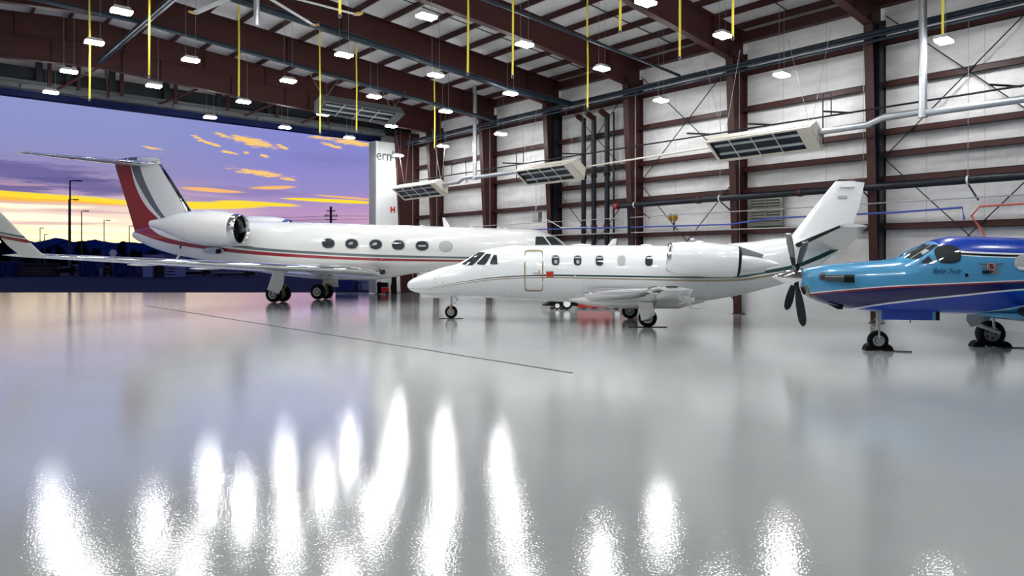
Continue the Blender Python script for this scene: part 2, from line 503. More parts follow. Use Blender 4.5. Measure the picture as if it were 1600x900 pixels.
# ------------------------------------------------------------------ lamps
rows = [(21.3, 7.97, 'beside right wall', (6.5, 11.15, 15.9, 25.2, 29.9, 34.3)),
        (18.1, 8.6, 'in second row from right wall', (1.55, 6.35, 11.3, 16.0, 20.8, 25.2, 29.8, 34.1)),  # nearest lamp of this and the next two rows: unseen, added for illumination
        (14.5, 8.7, 'in third row from right wall', (1.55, 6.35, 11.3, 16.0, 20.8, 25.2, 29.8, 34.1)),
        (10.85, 8.73, 'in fourth row from right wall', (1.55, 6.35, 11.3, 16.0, 20.8, 25.2, 29.8, 34.1)),
        (7.35, 8.83, 'in fifth row from right wall', (6.35, 11.15, 15.9, 25.1, 29.8)),
        (4.5, 8.87, 'in leftmost row', (6.35, 11.15, 15.9, 21.55, 25.2, 29.7, 33.9)),
        (-2.5, 8.8, 'in row beyond left edge', (6.35, 15.9, 25.5))]
lamp0 = None


def make_lamp():
    t = thing('high_bay_lamp', 'x', 'lamp', (0, 0, 0), 0, 'white high bay lamps hanging under the roof')
    m = MB()
    m.loft([[(-.26, -.17, .0), (.26, -.17, .0), (.26, .17, .0), (-.26, .17, .0)], [(-.2, -.13, .07), (.2, -.13, .07), (.2, .13, .07), (-.2, .13, .07)], [(-.2, -.13, .1), (.2, -.13, .1), (.2, .13, .1), (-.2, .13, .1)]])
    m.build('housing', 'light_metal', t)
    MB().box((-.25, -.16, -.06), (-.02, .16, -.002)).build('lens', 'lamp', t)
    MB().box((.02, -.16, -.06), (.25, .16, -.002)).build('lens', 'lamp', t)
    m = MB().tube([(-.16, 0, .1), (-.16, 0, 1.)], .006, 4).tube([(.16, 0, .1), (.16, 0, 1.)], .006, 4)
    m.build('hanging_wire', 'grey_metal', t)
    return t


for x, z, rl, ys in rows:
    for i, y in enumerate(sorted(ys, reverse=True)):
        if lamp0 is None:
            o = lamp0 = make_lamp()
        else:
            o = copy_tree(lamp0)
        o.location = (x, y, z); o['group'] = 'white high bay lamps hanging under the roof'
        o['label'] = 'glowing high bay lamp %s, %s from doorway' % (rl, ORD[i])
        h = roof_z(x) + .2 - z - .1
        for ch in [c for c in bpy.data.objects if c.parent == o and c.name.startswith('hanging_wire')]:
            ch.scale = (1, 1, h / .9); ch.location.z = .1 - .1 * h / .9


# ------------------------------------------------------------------ radiant heaters
def heater(name_label, centre, L, along_y=True, tilt=-36, skin='cream'):
    t = thing('radiant_heater', name_label, 'heater', centre, 0 if along_y else PI / 2, 'radiant heaters hung under the roof')
    w, h = 1.05, .22
    th = math.radians(tilt)

    def R(x, y, z):
        return (x * math.cos(th) - z * math.sin(th), y, x * math.sin(th) + z * math.cos(th))
    # body: trapezoid hood, open face pointing down and into the room
    def hood(y0, y1):
        pr = [(-w / 2, -h), (w / 2, -h), (w / 2 - .2, h), (-w / 2 + .2, h)]
        return [R(x, y0, z) for x, z in pr], [R(x, y1, z) for x, z in pr]
    a, b = hood(-L / 2, L / 2)
    m = MB(); n4 = 4
    m.add(a + b, [(1, 2, 6, 5), (2, 3, 7, 6), (3, 0, 4, 7), (0, 1, 2, 3), (4, 7, 6, 5)])
    lip = .07
    for (x0, x1, y0, y1) in ((-w / 2, -w / 2 + lip, -L / 2, L / 2), (w / 2 - lip, w / 2, -L / 2, L / 2), (-w / 2 + lip, w / 2 - lip, -L / 2, -L / 2 + .45), (-w / 2 + lip, w / 2 - lip, L / 2 - .1, L / 2)):
        m.add([R(x, y, z) for z in (-h - .02, -h + .02) for x, y in ((x0, y0), (x1, y0), (x1, y1), (x0, y1))], [(0, 3, 2, 1), (4, 5, 6, 7), (0, 1, 5, 4), (1, 2, 6, 5), (2, 3, 7, 6), (3, 0, 4, 7)])
    m.build('hood', skin, t)
    m = MB()
    m.add([R(x, y, -h + .08) for x, y in ((-w / 2 + .02, -L / 2 + .02), (w / 2 - .02, -L / 2 + .02), (w / 2 - .02, L / 2 - .02), (-w / 2 + .02, L / 2 - .02))], [(0, 1, 2, 3)])
    m.build('reflector', 'pipe_navy', t)
    for x in (-.2, .2):
        MB().tube([R(x, -L / 2 + .4, -h + .05), R(x, L / 2 - .2, -h + .05)], .05, 8).build('burner_tube', 'grey_metal', t)
    for i in range(3):
        y = -L / 2 + .45 + (L - .55) * (i + 1) / 4
        m = MB().tube([R(-w / 2 + .02, y, -h - .03), R(w / 2 - .02, y, -h - .03)], .018, 5)
        m.build('guard_bar', 'light_metal', t)
    for yy in (-L / 2 + .3, L / 2 - .3):
        m = MB()
        for dy in (-.7, .7):
            m.tube([R(0, yy, h), (0, yy + dy, 3.2 if along_y else 1.2)], .009, 4)
        m.build('hanger_cable', 'grey_metal', t)
    return t


heater('cream radiant heater with barred dark underside, nearest the blue airplane', (21.5, 11.9, 5.95), 3.7)
heater('cream radiant heater with barred dark underside, above the middle airplane cockpit', (21.5, 22.05, 5.9), 3.6)
heater('cream radiant heater with barred dark underside, in the corner by the doorway', (21.5, 32.3, 5.9), 4.2)
heater('grey radiant heater hanging high near the door girder, left of the corner', (15.4, 28.0, 8.75), 4.0, False, -20, 'track')


def pipe(name, label, cat, path, r, m, group=None, n=12):
    return tag(MB().tube(path, r, n).build(name, m, smooth=True), label, cat, group)


# flue ducts
def duct(label, yv, ya, yb, ztop, dz=0.):
    t = thing('flue_duct', label, 'duct', (21.55, yv, 6.1))
    MB().tube([(0, 0, 0), (0, 0, ztop - 6.1)], .105, 14).build('riser', 'galv', t, True)
    MB().tube([(0, ya - yv, -.05), (0, (ya - yv) * .45, 0), (0, (ya - yv) * .35, .12), (0, -.02, .12)] if dz else [(0, ya - yv, 0), (0, 0, 0)], .1, 14).build('run', 'galv', t, True)
    MB().tube([(0, .02, .05), (0, (yb - yv) * .35, .05), (0, (yb - yv) * .5, -.1), (0, yb - yv, -.12)], .1, 14).build('run', 'galv', t, True)
    MB().lathe((0, 0, -.12), (0, 0, 1), [(0, .0), (0, .125), (.24, .125), (.24, .0)], 16).build('tee', 'galv', t, True)
    return t


duct('galvanised flue duct with vertical riser above the white business jet fuselage', 27.5, 23.9, 30.2, 10.7)
duct('galvanised flue duct with vertical riser at the upper right', 7.1, -3, 10.05, 10.7)
pipe('gas_pipe', 'thin black gas pipe running along the wall above the heaters', 'pipe', [(22.0, -4, 6.55), (22.0, 34.5, 6.5)], .03, 'pipe_black')
pipe('cream_conduit', 'thin cream pipe joining the two nearer heaters', 'pipe', [(21.9, 20.2, 5.95), (21.9, 13.8, 6.05)], .035, 'cream')
pipe('cream_conduit', 'thin cream pipe running right from the nearest heater', 'pipe', [(21.9, 10.0, 6.1), (21.9, 7.2, 6.15)], .035, 'cream')
for i, (y, l) in enumerate(((9.6, 'right of the nearest heater'), (14.6, 'left of the nearest heater'), (21, 'over the middle heater'), (25, 'left of the middle heater'), (5.2, 'at the far right'), (12.2, 'over the nearest heater'))):
    pipe('pipe_bracket', 'short black bracket bar across the gas pipe %s' % l, 'bracket', [(21.5, y + .3, 6.6), (22.4, y - .2, 6.6)], .03, 'pipe_black', 'black bracket bars on the gas pipe')

for i, (y, l) in enumerate(((9.85, 'right of the nearest heater'), (20.0, 'right of the middle heater'), (24.3, 'left of the middle heater'), (30.0, 'right of the corner heater'))):
    pipe('gas_drop', 'thin black bent gas drop %s' % l, 'pipe', [(21.95, y, 6.55), (21.95, y, 7.2), (21.6, y + .1, 7.2), (21.6, y + .1, 5.6)] if i % 2 == 0 else [(21.95, y, 6.55), (21.95, y, 7.0), (21.95, y - 1.2, 7.15), (21.95, y - 1.3, 6.0)], .022, 'pipe_black', 'bent gas drops at the heaters', 6)
# eave pipes
for i, (x, z, r) in enumerate(((22.05, 8.85, .07), (21.9, 8.7, .045), (22.1, 8.62, .05))):
    pipe('eave_pipe', 'dark blue pipe running along the columns below the eave, %s from the top' % ORD[i], 'pipe', [(x, -6, z), (x, 34.5, z)], r, 'pipe_navy', 'dark pipes below the eave')
# fire main along the wall with couplings
t = thing('fire_main', 'long thick black water main hung along the wall above the airplanes', 'pipe', (22.25, 0, 4.2))
MB().tube([(0, -6, 0), (0, 18.85, 0)], .11, 16).build('pipe', 'pipe_black', t, True)
for y in (18.85, 14.9, 11.0, 4.3): MB().tube([(0, y - .07, 0), (0, y + .07, 0)], .135, 16).build('coupling', 'dull_red' if y > 18 else 'steel_red', t, True)
for y in (17.9, 14.0, 9.0, 6.2):
    MB().tube([(0, y, .14), (0, y - .02, 4.5)], .008, 4).build('hanger_rod', 'grey_metal', t)
    MB().tube([(.0, y, -.1), (.95, y, -.5)], .025, 5).build('bracket', 'steel_dark', t)
    MB().lathe((0, y - .03, 0), (0, 1, 0), [(0, .115), (0, .13), (.05, .13), (.05, .115)], 16).build('band', 'light_metal', t)
MB().tube([(0, 18.2, -.1), (0, 18.2, -1.3), (.4, 18.2, -1.3)], .07, 10).build('drop', 'pipe_black', t, True)
for i, (px, r) in enumerate(((912, .11), (928, .11), (948.5, .115), (959, .045))):
    y = wall_y(px, 22.85)
    t = thing('black_riser', 'black vertical water riser between two columns, %s from the left' % ORD[i], 'pipe', (22.85, y, 0), 0, 'black risers on the wall')
    MB().tube([(0, 0, .1), (0, 0, 8.3)], r, 14).build('pipe', 'pipe_black', t, True)
    if i < 3:
        MB().tube([(0, 0, 3.35), (0, 0, 3.5)], r * 1.35, 14).build('coupling', 'steel_red', t, True)
        MB().tube([(0, 0, 5.6), (0, 0, 5.72)], r * 1.25, 14).build('coupling', 'black', t, True)
        MB().tube([(0, 0, 8.2), (-.4, 0, 8.35)], r * 1.1, 12).build('elbow', 'steel_red', t, True)
# conduits and cables along the wall
pipe('cable_run', 'blue cable run along the wall, sagging left of the white tail', 'cable', [(22.3, 30, 3.45), (22.3, 24, 3.4), (22.3, 18, 3.3), (22.3, 13.6, 3.25), (22.3, 12, 3.4), (22.3, 8, 3.4), (22.3, 6.35, 3.45), (22.3, 6.3, 3.1)], .03, 'blue_cable')
pipe('cable_run', 'grey conduit run along the wall just above the blue cable', 'cable', [(22.25, 30, 3.7), (22.25, 20, 3.7), (22.25, 10, 3.7), (22.25, -4, 3.72)], .018, 'grey_metal')
pipe('cable_run', 'lower pale grey conduit along the wall, below the blue cable', 'cable', [(22.28, 28, 3.1), (22.28, 18, 3.08), (22.28, 9, 3.05)], .022, 'grey_metal')
pipe('air_hose', 'red air hose run along the wall above the blue airplane roof', 'hose', [(22.2, -3, 3.55), (22.2, 3, 3.5), (22.2, 5.9, 3.45), (22.2, 6.1, 3.2), (22.15, 5.9, 2.9), (22.15, 5.6, 2.2)], .03, 'orange_hose')
t = thing('junction_box', 'grey electrical box on the dark column above the jet cockpit', 'box', (22.2, 23.6, 3.75))
MB().box((-.1, -.2, 0), (.1, .22, .45)).build('box', 'louvre', t)
MB().box((-.12, -.17, .03), (-.1, .19, .42)).build('lid', 'grey_metal', t)
MB().tube([(0, -.2, .1), (0, -.7, .05), (0, -1.6, -.35), (.2, -3.2, -.35)], .018, 6).build('conduit', 'light_metal', t)
MB().tube([(0, .1, .45), (0, .1, 3.0)], .018, 6).build('conduit', 'light_metal', t)

# roof sprinkler mains
pipe('sprinkler_main', 'thick dark blue pipe crossing under the roof, the biggest of its kind', 'pipe', [(1.5, 21.2, 10.1), (6, 21.2, 9.95), (18.3, 21.2, 8.9), (21.9, 21.2, 8.8)], .125, 'pipe_navy')
pipe('sprinkler_main', 'dark pipe crossing under the roof just before the door girder', 'pipe', [(1, 26.2, 10.2), (6, 26.2, 10.1), (21.7, 26.2, 8.8)], .085, 'pipe_navy')
pipe('sprinkler_main', 'thin dark pipe crossing under the roof at upper centre', 'pipe', [(6, 15.5, 9.7), (13.5, 15.5, 9.4), (21.9, 15.5, 8.9)], .05, 'pipe_navy')
pipe('ridge_pipe', 'dark pipe running along the roof ridge toward the door girder', 'pipe', [(6, 20, 9.7), (6, 32.5, 10.1)], .11, 'pipe_navy')
pipe('roof_conduit', 'pale conduit running beside the biggest dark blue roof pipe', 'pipe', [(6, 21.6, 10.1), (18.3, 21.6, 9.0), (21.9, 21.6, 8.85)], .025, 'light_metal')

# ------------------------------------------------------------------ ceiling fan
hx, hy = plan(-6.7, 17.9)
t = thing('ceiling_fan', 'large ceiling fan with long white blades and ochre tips at the top edge', 'fan', (hx, hy, 9.0), math.radians(HEADING))
MB().lathe((0, 0, -.12), (0, 0, 1), [(0, 0), (0, .2), (.1, .26), (.25, .26), (.3, .1)], 24).build('hub', 'grey_metal', t, True)
MB().tube([(0, 0, .15), (0, 0, 2.3)], .05, 10).build('downrod', 'grey_metal', t, True)
for ang in (141.6, 75, 41, -38.4, -105, -139):
    a = math.radians(ang); dx, dy = math.cos(a), math.sin(a)
    bl = MB(); rings = []
    for r_ in (.2, 2.95):
        rings.append([(dx * r_ - dy * q, dy * r_ + dx * q, zz) for q, zz in ((-.08, -.01), (0, .03), (.08, .02), (.08, 0), (0, .0), (-.08, -.03))])
    b_ = bl.loft(rings).build('blade', 'light_metal', t)
    tp = MB().loft([[(dx * r_ - dy * q, dy * r_ + dx * q, zz + u) for q, zz in ((-.09, -.03), (.09, -.03), (.09, .03), (-.09, .03))] for r_, u in ((2.93, 0), (3.15, .06))])
    tp.build('tip', 'ochre', b_)
pipe('vent_pipe', 'grey vent pipe hanging down at the top edge left of centre', 'pipe', [W(401, 40, 18.5), W(401, -120, 18.5)], .075, 'galv')

# ------------------------------------------------------------------ yellow straps
straps = [(140, 158, 22.4, 'far left, hanging below the door header'), (233, 122, 19.5, 'second from the left'), (373, 155, 22, 'third from the left'),
          (500, 210, 27.8, 'in front of the grey heater, left one'), (557, 207, 27.2, 'in front of the grey heater, right one'), (531, 28, 14.4, 'short, beside a white fan blade'),
          (679, 233, 31.9, 'in front of a dark column right of the doorway'), (731, 118, 18.9, 'thick, at the centre of the top edge'), (801, 122, 19.2, 'just right of the thick central one'),
          (918, 172, 23.3, 'long, ending above the black risers'), (969, 53, 15.4, 'short, right of the longest one'), (1062, 93, 17.4, 'ending in front of the white wall'),
          (1145, 63, 16, 'short, hanging beside a lamp at upper right'), (1473, 60, 15.7, 'farthest right, beside the galvanised riser')]
for px, py, Z, l in straps:
    p = W(px, py, Z)
    zt = roof_z(p.x) + .245
    t = thing('tether_strap', 'yellow hanging tether strap %s' % l, 'strap', p, math.radians(HEADING), 'yellow tether straps hanging from the roof')
    w = .028
    MB().loft([[(-w + sw, -.004, z), (w + sw, -.004, z), (w + sw, .004, z), (-w + sw, .004, z)] for z, sw in ((.09, 0), ((zt - p.z) * .4, .012), ((zt - p.z) * .7, -.01), (zt - p.z, 0))]).build('webbing', 'yellow', t)
    ring = [(.03 * math.cos(a * PI / 6), 0, .045 + .045 * math.sin(a * PI / 6)) for a in range(13)]
    MB().tube(ring, .009, 6, cap=False).build('hook', 'grey_metal', t)


# ================================================================== AIRCRAFT TOOLS
def pchip(xs, ys, x):
    n = len(xs)
    if x <= xs[0]: return ys[0]
    if x >= xs[-1]: return ys[-1]
    h = [xs[i + 1] - xs[i] for i in range(n - 1)]; dl = [(ys[i + 1] - ys[i]) / h[i] for i in range(n - 1)]
    d = [0.] * n; d[0] = dl[0]; d[-1] = dl[-1]
    for i in range(1, n - 1):
        if dl[i - 1] * dl[i] > 0:
            w1 = 2 * h[i] + h[i - 1]; w2 = h[i] + 2 * h[i - 1]
            d[i] = (w1 + w2) / (w1 / dl[i - 1] + w2 / dl[i])
    i = max(k for k in range(n - 1) if xs[k] <= x)
    t = (x - xs[i]) / h[i]
    return ((2 * t**3 - 3 * t**2 + 1) * ys[i] + (t**3 - 2 * t**2 + t) * h[i] * d[i] + (-2 * t**3 + 3 * t**2) * ys[i + 1] + (t**3 - t**2) * h[i] * d[i + 1])


class Craft:
    """side elevation drawing of an airplane: (px, py) on the plane lat = const -> metres"""
    def __init__(s, name, label, X0, Z0, yaw):
        s.X0, s.Z0 = X0, Z0
        s.c, s.s = math.cos(math.radians(yaw)), math.sin(math.radians(yaw))
        x, y = plan(X0, Z0)
        s.root = thing(name, label, 'airplane', (x, y, 0), math.radians(HEADING - yaw))

    def P(s, px, py, lat=0.):
        k = (px - 800) / F
        u = (k * (s.Z0 + lat * s.c) - s.X0 - lat * s.s) / (s.c + k * s.s)
        Z = s.Z0 - u * s.s + lat * s.c
        return Vector((u, lat, EYE + (HORIZON - py) / F * Z))

    def G(s, px, py):
        """ground point under a wheel, in the airplane's own frame"""
        Z = EYE * F / (py - HORIZON); X = (px - 800) / F * Z
        dx, dz = X - s.X0, Z - s.Z0
        return Vector((dx * s.c - dz * s.s, dx * s.s + dz * s.c, 0))

    def fuselage(s, st, m, n=44, e=2.1, N=110):
        pts = []
        for px, yt, yb, w in st:
            a, b = s.P(px, yt), s.P(px, yb)
            pts.append((a.x, a.z, b.z, w))
        pts.sort()
        s.us = [p[0] for p in pts]; s.tp = [p[1] for p in pts]; s.bt = [p[2] for p in pts]; s.wd = [p[3] for p in pts]; s.e = e
        u0, u1 = s.us[0], s.us[-1]
        L = sorted(set([u0 + (u1 - u0) * (1 - math.cos(PI * i / N)) / 2 for i in range(N + 1)] + s.us))
        rings = []
        for u in L:
            t, b, w = s.sec(u)
            mid, hh = (t + b) / 2, max((t - b) / 2, .004); w = max(w, .004)
            r = []
            for i in range(n):
                a = 2 * PI * i / n
                cs, sn = math.cos(a), math.sin(a)
                r.append((u, -w * math.copysign(abs(cs) ** (2 / e), cs), mid + hh * math.copysign(abs(sn) ** (2 / e), sn)))
            rings.append(r)
        return MB().loft(rings).build('fuselage', m, s.root, True, 60)

    def sec(s, u):
        return pchip(s.us, s.tp, u), pchip(s.us, s.bt, u), pchip(s.us, s.wd, u)

    def surf(s, u, z):
        t, b, w = s.sec(u)
        mid, hh = (t + b) / 2, max((t - b) / 2, .01)
        q = min(.999, abs((z - mid) / hh))
        return -w * (1 - q ** s.e) ** (1 / s.e)

    def on(s, px, py, off=.012):
        lat = -.8
        for _ in range(14):
            p = s.P(px, py, lat)
            lat = .5 * lat + .5 * (s.surf(p.x, p.z) - off)
        return s.P(px, py, lat)

    def patch(s, name, pts, m, off=.012, rings=4, parent=None):
        cx = sum(p[0] for p in pts) / len(pts); cy = sum(p[1] for p in pts) / len(pts)
        n = len(pts)
        vs = [s.on(cx, cy, off)]
        for r in range(1, rings + 1):
            f = r / rings
            vs += [s.on(cx + (x - cx) * f, cy + (y - cy) * f, off) for x, y in pts]
        fs = [(0, 1 + i, 1 + (i + 1) % n) for i in range(n)]
        for r in range(rings - 1):
            a, b = 1 + r * n, 1 + (r + 1) * n
            fs += [(a + i, b + i, b + (i + 1) % n, a + (i + 1) % n) for i in range(n)]
        return MB().add(vs, fs).build(name, m, parent or s.root, True, 60)

    def ring(s, name, pts, m, w=1., off=.018, parent=None):
        """outline band of pixel width w around a closed shape"""
        cx = sum(p[0] for p in pts) / len(pts); cy = sum(p[1] for p in pts) / len(pts)
        n = len(pts); inn, out = [], []
        for x, y in pts:
            d = math.hypot(x - cx, y - cy) or 1
            ux, uy = (x - cx) / d, (y - cy) / d
            inn.append(s.on(x - ux * w * .5, y - uy * w * .5, off)); out.append(s.on(x + ux * w * .5, y + uy * w * .5, off))
        vs = inn + out
        return MB().add(vs, [(i, (i + 1) % n, n + (i + 1) % n, n + i) for i in range(n)]).build(name, m, parent or s.root)

    def ribbon(s, name, path, w, m, off=.018, parent=None):
        a, b = [], []
        path = dens(path, 12, False)
        for i, (x, y) in enumerate(path):
            x0, y0 = path[max(i - 1, 0)]; x1, y1 = path[min(i + 1, len(path) - 1)]
            d = math.hypot(x1 - x0, y1 - y0) or 1
            nx, ny = -(y1 - y0) / d * w / 2, (x1 - x0) / d * w / 2
            a.append(s.on(x + nx, y + ny, off)); b.append(s.on(x - nx, y - ny, off))
        n = len(a)
        return MB().add(a + b, [(i, i + 1, n + i + 1, n + i) for i in range(n - 1)]).build(name, m, parent or s.root)

    def curve_uz(s, pts):
        r = sorted((p.x, p.z) for p in (s.on(x, y, 0) for x, y in pts))
        return r


def dens(pts, k=6, closed=True):
    out = []; n = len(pts)
    for i in range(n if closed else n - 1):
        a, b = pts[i], pts[(i + 1) % n]
        for j in range(k): out.append((a[0] + (b[0] - a[0]) * j / k, a[1] + (b[1] - a[1]) * j / k))
    if not closed: out.append(pts[-1])
    return out


def rounded(pts, it=2):
    for _ in range(it):
        q = []
        n = len(pts)
        for i in range(n):
            a, b = pts[i], pts[(i + 1) % n]
            q += [(a[0] * .75 + b[0] * .25, a[1] * .75 + b[1] * .25), (a[0] * .25 + b[0] * .75, a[1] * .25 + b[1] * .75)]
        pts = q
    return pts


def oval(cx, cy, a, b, e=2., n=28):
    r = []
    for i in range(n):
        t = 2 * PI * i / n; c, s_ = math.cos(t), math.sin(t)
        r.append((cx + a * math.copysign(abs(c) ** (2 / e), c), cy + b * math.copysign(abs(s_) ** (2 / e), s_)))
    return r


def livery(name, base, bounds, swap=False, rough=.2, flip=False, metal=0., coat=.6):
    """base colour above the first curve; each (curve points, colour) repaints everything below that curve"""
    m, nt, b = new_mat(name); N, L = nt.nodes, nt.links
    b.inputs['Roughness'].default_value = rough; b.inputs['Coat Weight'].default_value = coat; b.inputs['Coat Roughness'].default_value = .05
    b.inputs['Metallic'].default_value = metal
    tc = N.new('ShaderNodeTexCoord'); s = N.new('ShaderNodeSeparateXYZ'); L.new(tc.outputs['Object'], s.inputs[0])
    U, V = (s.outputs['Z'], s.outputs['X']) if swap else (s.outputs['X'], s.outputs['Z'])
    prev = None
    for pts, col in bounds:
        u0, u1 = pts[0][0], pts[-1][0]; v0 = min(p[1] for p in pts) - .01; v1 = max(p[1] for p in pts) + .01
        mr = N.new('ShaderNodeMapRange'); mr.inputs['From Min'].default_value = u0; mr.inputs['From Max'].default_value = u1
        L.new(U, mr.inputs['Value'])
        fc = N.new('ShaderNodeFloatCurve'); cv = fc.mapping.curves[0]
        q = [((u - u0) / (u1 - u0), (v - v0) / (v1 - v0)) for u, v in pts]
        cv.points[0].location = q[0]; cv.points[1].location = q[-1]
        for x, y in q[1:-1]: cv.points.new(x, y)
        for p in cv.points: p.handle_type = 'AUTO_CLAMPED' if len(q) > 2 else 'VECTOR'
        fc.mapping.update()
        L.new(mr.outputs[0], fc.inputs['Value'])
        mr2 = N.new('ShaderNodeMapRange'); mr2.clamp = False; mr2.inputs['To Min'].default_value = v0; mr2.inputs['To Max'].default_value = v1
        L.new(fc.outputs[0], mr2.inputs['Value'])
        lt = N.new('ShaderNodeMath'); lt.operation = 'LESS_THAN'
        L.new(V, lt.inputs[0]); L.new(mr2.outputs[0], lt.inputs[1])
        mx = N.new('ShaderNodeMix'); mx.data_type = 'RGBA'
        L.new(lt.outputs[0], mx.inputs[0])
        if prev is None: mx.inputs[6].default_value = (*base, 1)
        else: L.new(prev, mx.inputs[6])
        mx.inputs[7].default_value = (*col, 1)
        prev = mx.outputs[2]
    L.new(prev, b.inputs['Base Color'])
    return m


def foil(le, te, thick, nrm, n=14, t0=0., t1=1., k=1.):
    le, te, nrm = Vector(le), Vector(te), Vector(nrm).normalized()
    c = (te - le).length; up, lo = [], []
    for i in range(n + 1):
        t = t0 + (t1 - t0) * (1 - math.cos(PI * i / n)) / 2 if t1 == 1. else t1 * (i / n) ** 2
        yt = 5 * (.2969 * math.sqrt(t) - .126 * t - .3516 * t * t + .2843 * t**3 - .1036 * t**4) * thick * k
        p = le + (te - le) * t
        up.append(p + nrm * yt); lo.append(p - nrm * yt)
    return up[::-1] + lo[1:]


def wing(name, secs, m, parent, nrm, chrome=True, tip_t=.06):
    """secs: (le, te, thickness)"""
    o = MB().loft([foil(a, b, t, nrm) for a, b, t in secs]).build(name, m, parent, True, 50)
    if chrome:
        MB().loft([foil(Vector(a) - (Vector(b) - Vector(a)) * .004, b, t, nrm, 8, 0, tip_t, 1.08) for a, b, t in secs], cap=False, closed=False).build('leading_edge', 'chrome', o, True, 60)
    return o


def wheel(parent, at, R, w, rim='light_metal', name='wheel', holes=8):
    """wheel on an axle along local y; at = contact point"""
    c = Vector((at.x, at.y, R))
    t = MB().lathe((c.x, c.y - w / 2, c.z), (0, 1, 0), [(.12 * w, R * .52), (0, R * .6), (.0, R * .8), (.1 * w, R * .93), (.3 * w, R * .995), (.7 * w, R * .995), (.9 * w, R * .93), (w, R * .8), (w, R * .6), (.88 * w, R * .52)], 36).build(name, 'rubber', parent, True, 50)
    m = MB().lathe((c.x, c.y - w / 2, c.z), (0, 1, 0), [(.2 * w, 0), (.2 * w, R * .12), (.28 * w, R * .2), (.3 * w, R * .42), (.1 * w, R * .5), (.06 * w, R * .56), (.5 * w, R * .56), (.94 * w, R * .56), (.9 * w, R * .5), (.7 * w, R * .42), (.72 * w, R * .2), (.8 * w, R * .12), (.8 * w, 0)], 28)
    m.build('rim', rim, t, True, 30)
    h = MB()
    for i in range(holes):
        a = 2 * PI * i / holes
        for yy in (.26 * w, .74 * w):
            h.lathe((c.x + R * .32 * math.cos(a), c.y - w / 2 + yy - .01, c.z + R * .32 * math.sin(a)), (0, 1, 0), [(-.004, 0), (-.004, R * .07), (.024, R * .07), (.024, 0)], 10)
    h.build('rim_holes', 'black', t)
    return t


def plate(name, pts, y0, th, m, parent, dy=0.):
    """flat plate; pts are local (u, z)"""
    return MB().prism([(u, y0 + dy * i, z) for i, (u, z) in enumerate(pts)], (0, th, 0)).build(name, m, parent)


# ================================================================== BIG JET (left)
g = Craft('business_jet', 'large white business jet with red and grey stripes and red T-tail, parked at the left', -10.5, 34.0, 13)
RED = (.24, .0, .005); GREY = (.10, .125, .135); WJ = (.70, .70, .67)
g.us = None
ST = [(207, 366, 368, .02), (211, 362, 372, .18), (222, 355, 379, .35), (245, 350, 389, .55), (275, 347, 398, .75), (310, 345.5, 405, .92), (350, 345.5, 413, 1.05), (395, 346, 423, 1.15), (450, 347, 431, 1.2),
      (520, 348.5, 437, 1.2), (580, 350.5, 437.5, 1.2), (610, 351.3, 434, 1.2), (650, 352.5, 427, 1.2), (700, 354, 423, 1.2), (760, 356, 423.5, 1.2), (800, 357.3, 424, 1.2), (830, 358, 424, 1.18), (843, 359.5, 424, 1.14),
      (856, 364, 424, 1.08), (870, 371, 423.5, 1.0), (882, 380, 422, .85), (895, 388, 419, .62), (905, 394, 416, .4), (913, 400, 412, .2), (916, 404, 408, .04)]
g.fuselage(ST, 'paint_white')
fus = [o for o in bpy.data.objects if o.parent == g.root][0]
Uc = g.curve_uz([(208, 340), (225, 346), (235, 356), (260, 371), (306, 381.5), (350, 387.5), (400, 392.5), (500, 399.5), (596, 403.5), (718, 406), (790, 407)])
Lc = g.curve_uz([(208, 361), (214, 364), (245, 375), (275, 382.5), (318, 389), (349, 393), (400, 398), (500, 404), (596, 407.5), (718, 409), (790, 409.5)])
G1 = g.curve_uz([(360, 385), (380, 384), (400, 386.5), (500, 393.5), (596, 398), (718, 401), (790, 402)])
G2 = g.curve_uz([(360, 385.5), (380, 388), (400, 390.8), (500, 397.5), (596, 401.8), (718, 404), (790, 404.5)])
gm = livery('big jet livery', WJ, [(G1, GREY), (G2, WJ), (Uc, RED), (Lc, WJ)])
fus.data.materials[0] = gm
# fin
top_le, top_te = g.P(247, 249), g.P(178, 251)
bot_le, bot_te = g.P(312, 350), g.P(212, 366)
redline = sorted((g.P(x, y).z, g.P(x, y).x) for x, y in ((201, 240), (203, 249), (206, 263), (214, 292), (229, 320), (249, 340), (275, 362)))
gr1 = sorted((g.P(x, y).z, g.P(x, y).x) for x, y in ((218, 240), (219, 249), (222, 265), (237, 301), (261, 338), (290, 362)))
gr2 = sorted((g.P(x, y).z, g.P(x, y).x) for x, y in ((203, 240), (205, 249), (208, 265), (225, 301), (253, 338), (282, 362)))
fm = livery('big jet fin livery', WJ, [(gr1, GREY), (gr2, WJ), (redline, RED)], swap=True, rough=.35, coat=.1)
t_ = MB().loft([foil(top_le, top_te, .16, (0, 1, 0)), foil(g.P(258, 265), g.P(183, 270), .2, (0, 1, 0)), foil(g.P(285, 308), g.P(198, 318), .3, (0, 1, 0)), foil(bot_le, bot_te, .5, (0, 1, 0))]).build('vertical_fin', fm, g.root, True, 50)
MB().loft([foil(a + (a - b) * .006, b, th, (0, 1, 0), 8, 0, .05, 1.12) for a, b, th in ((g.P(252, 256), g.P(181, 262), .18), (g.P(285, 308), g.P(198, 318), .3), (g.P(300, 332), g.P(206, 345), .4))], cap=False, closed=False).build('fin_leading_edge', 'chrome', t_, True)
MB().lathe(g.P(244, 249), (-1, 0, 0), [(-.3, .03), (0, .18), (.6, .24), (1.6, .22), (2.3, .1), (2.6, .02)], 20, sz=.7).build('tail_bullet', fm, t_, True)
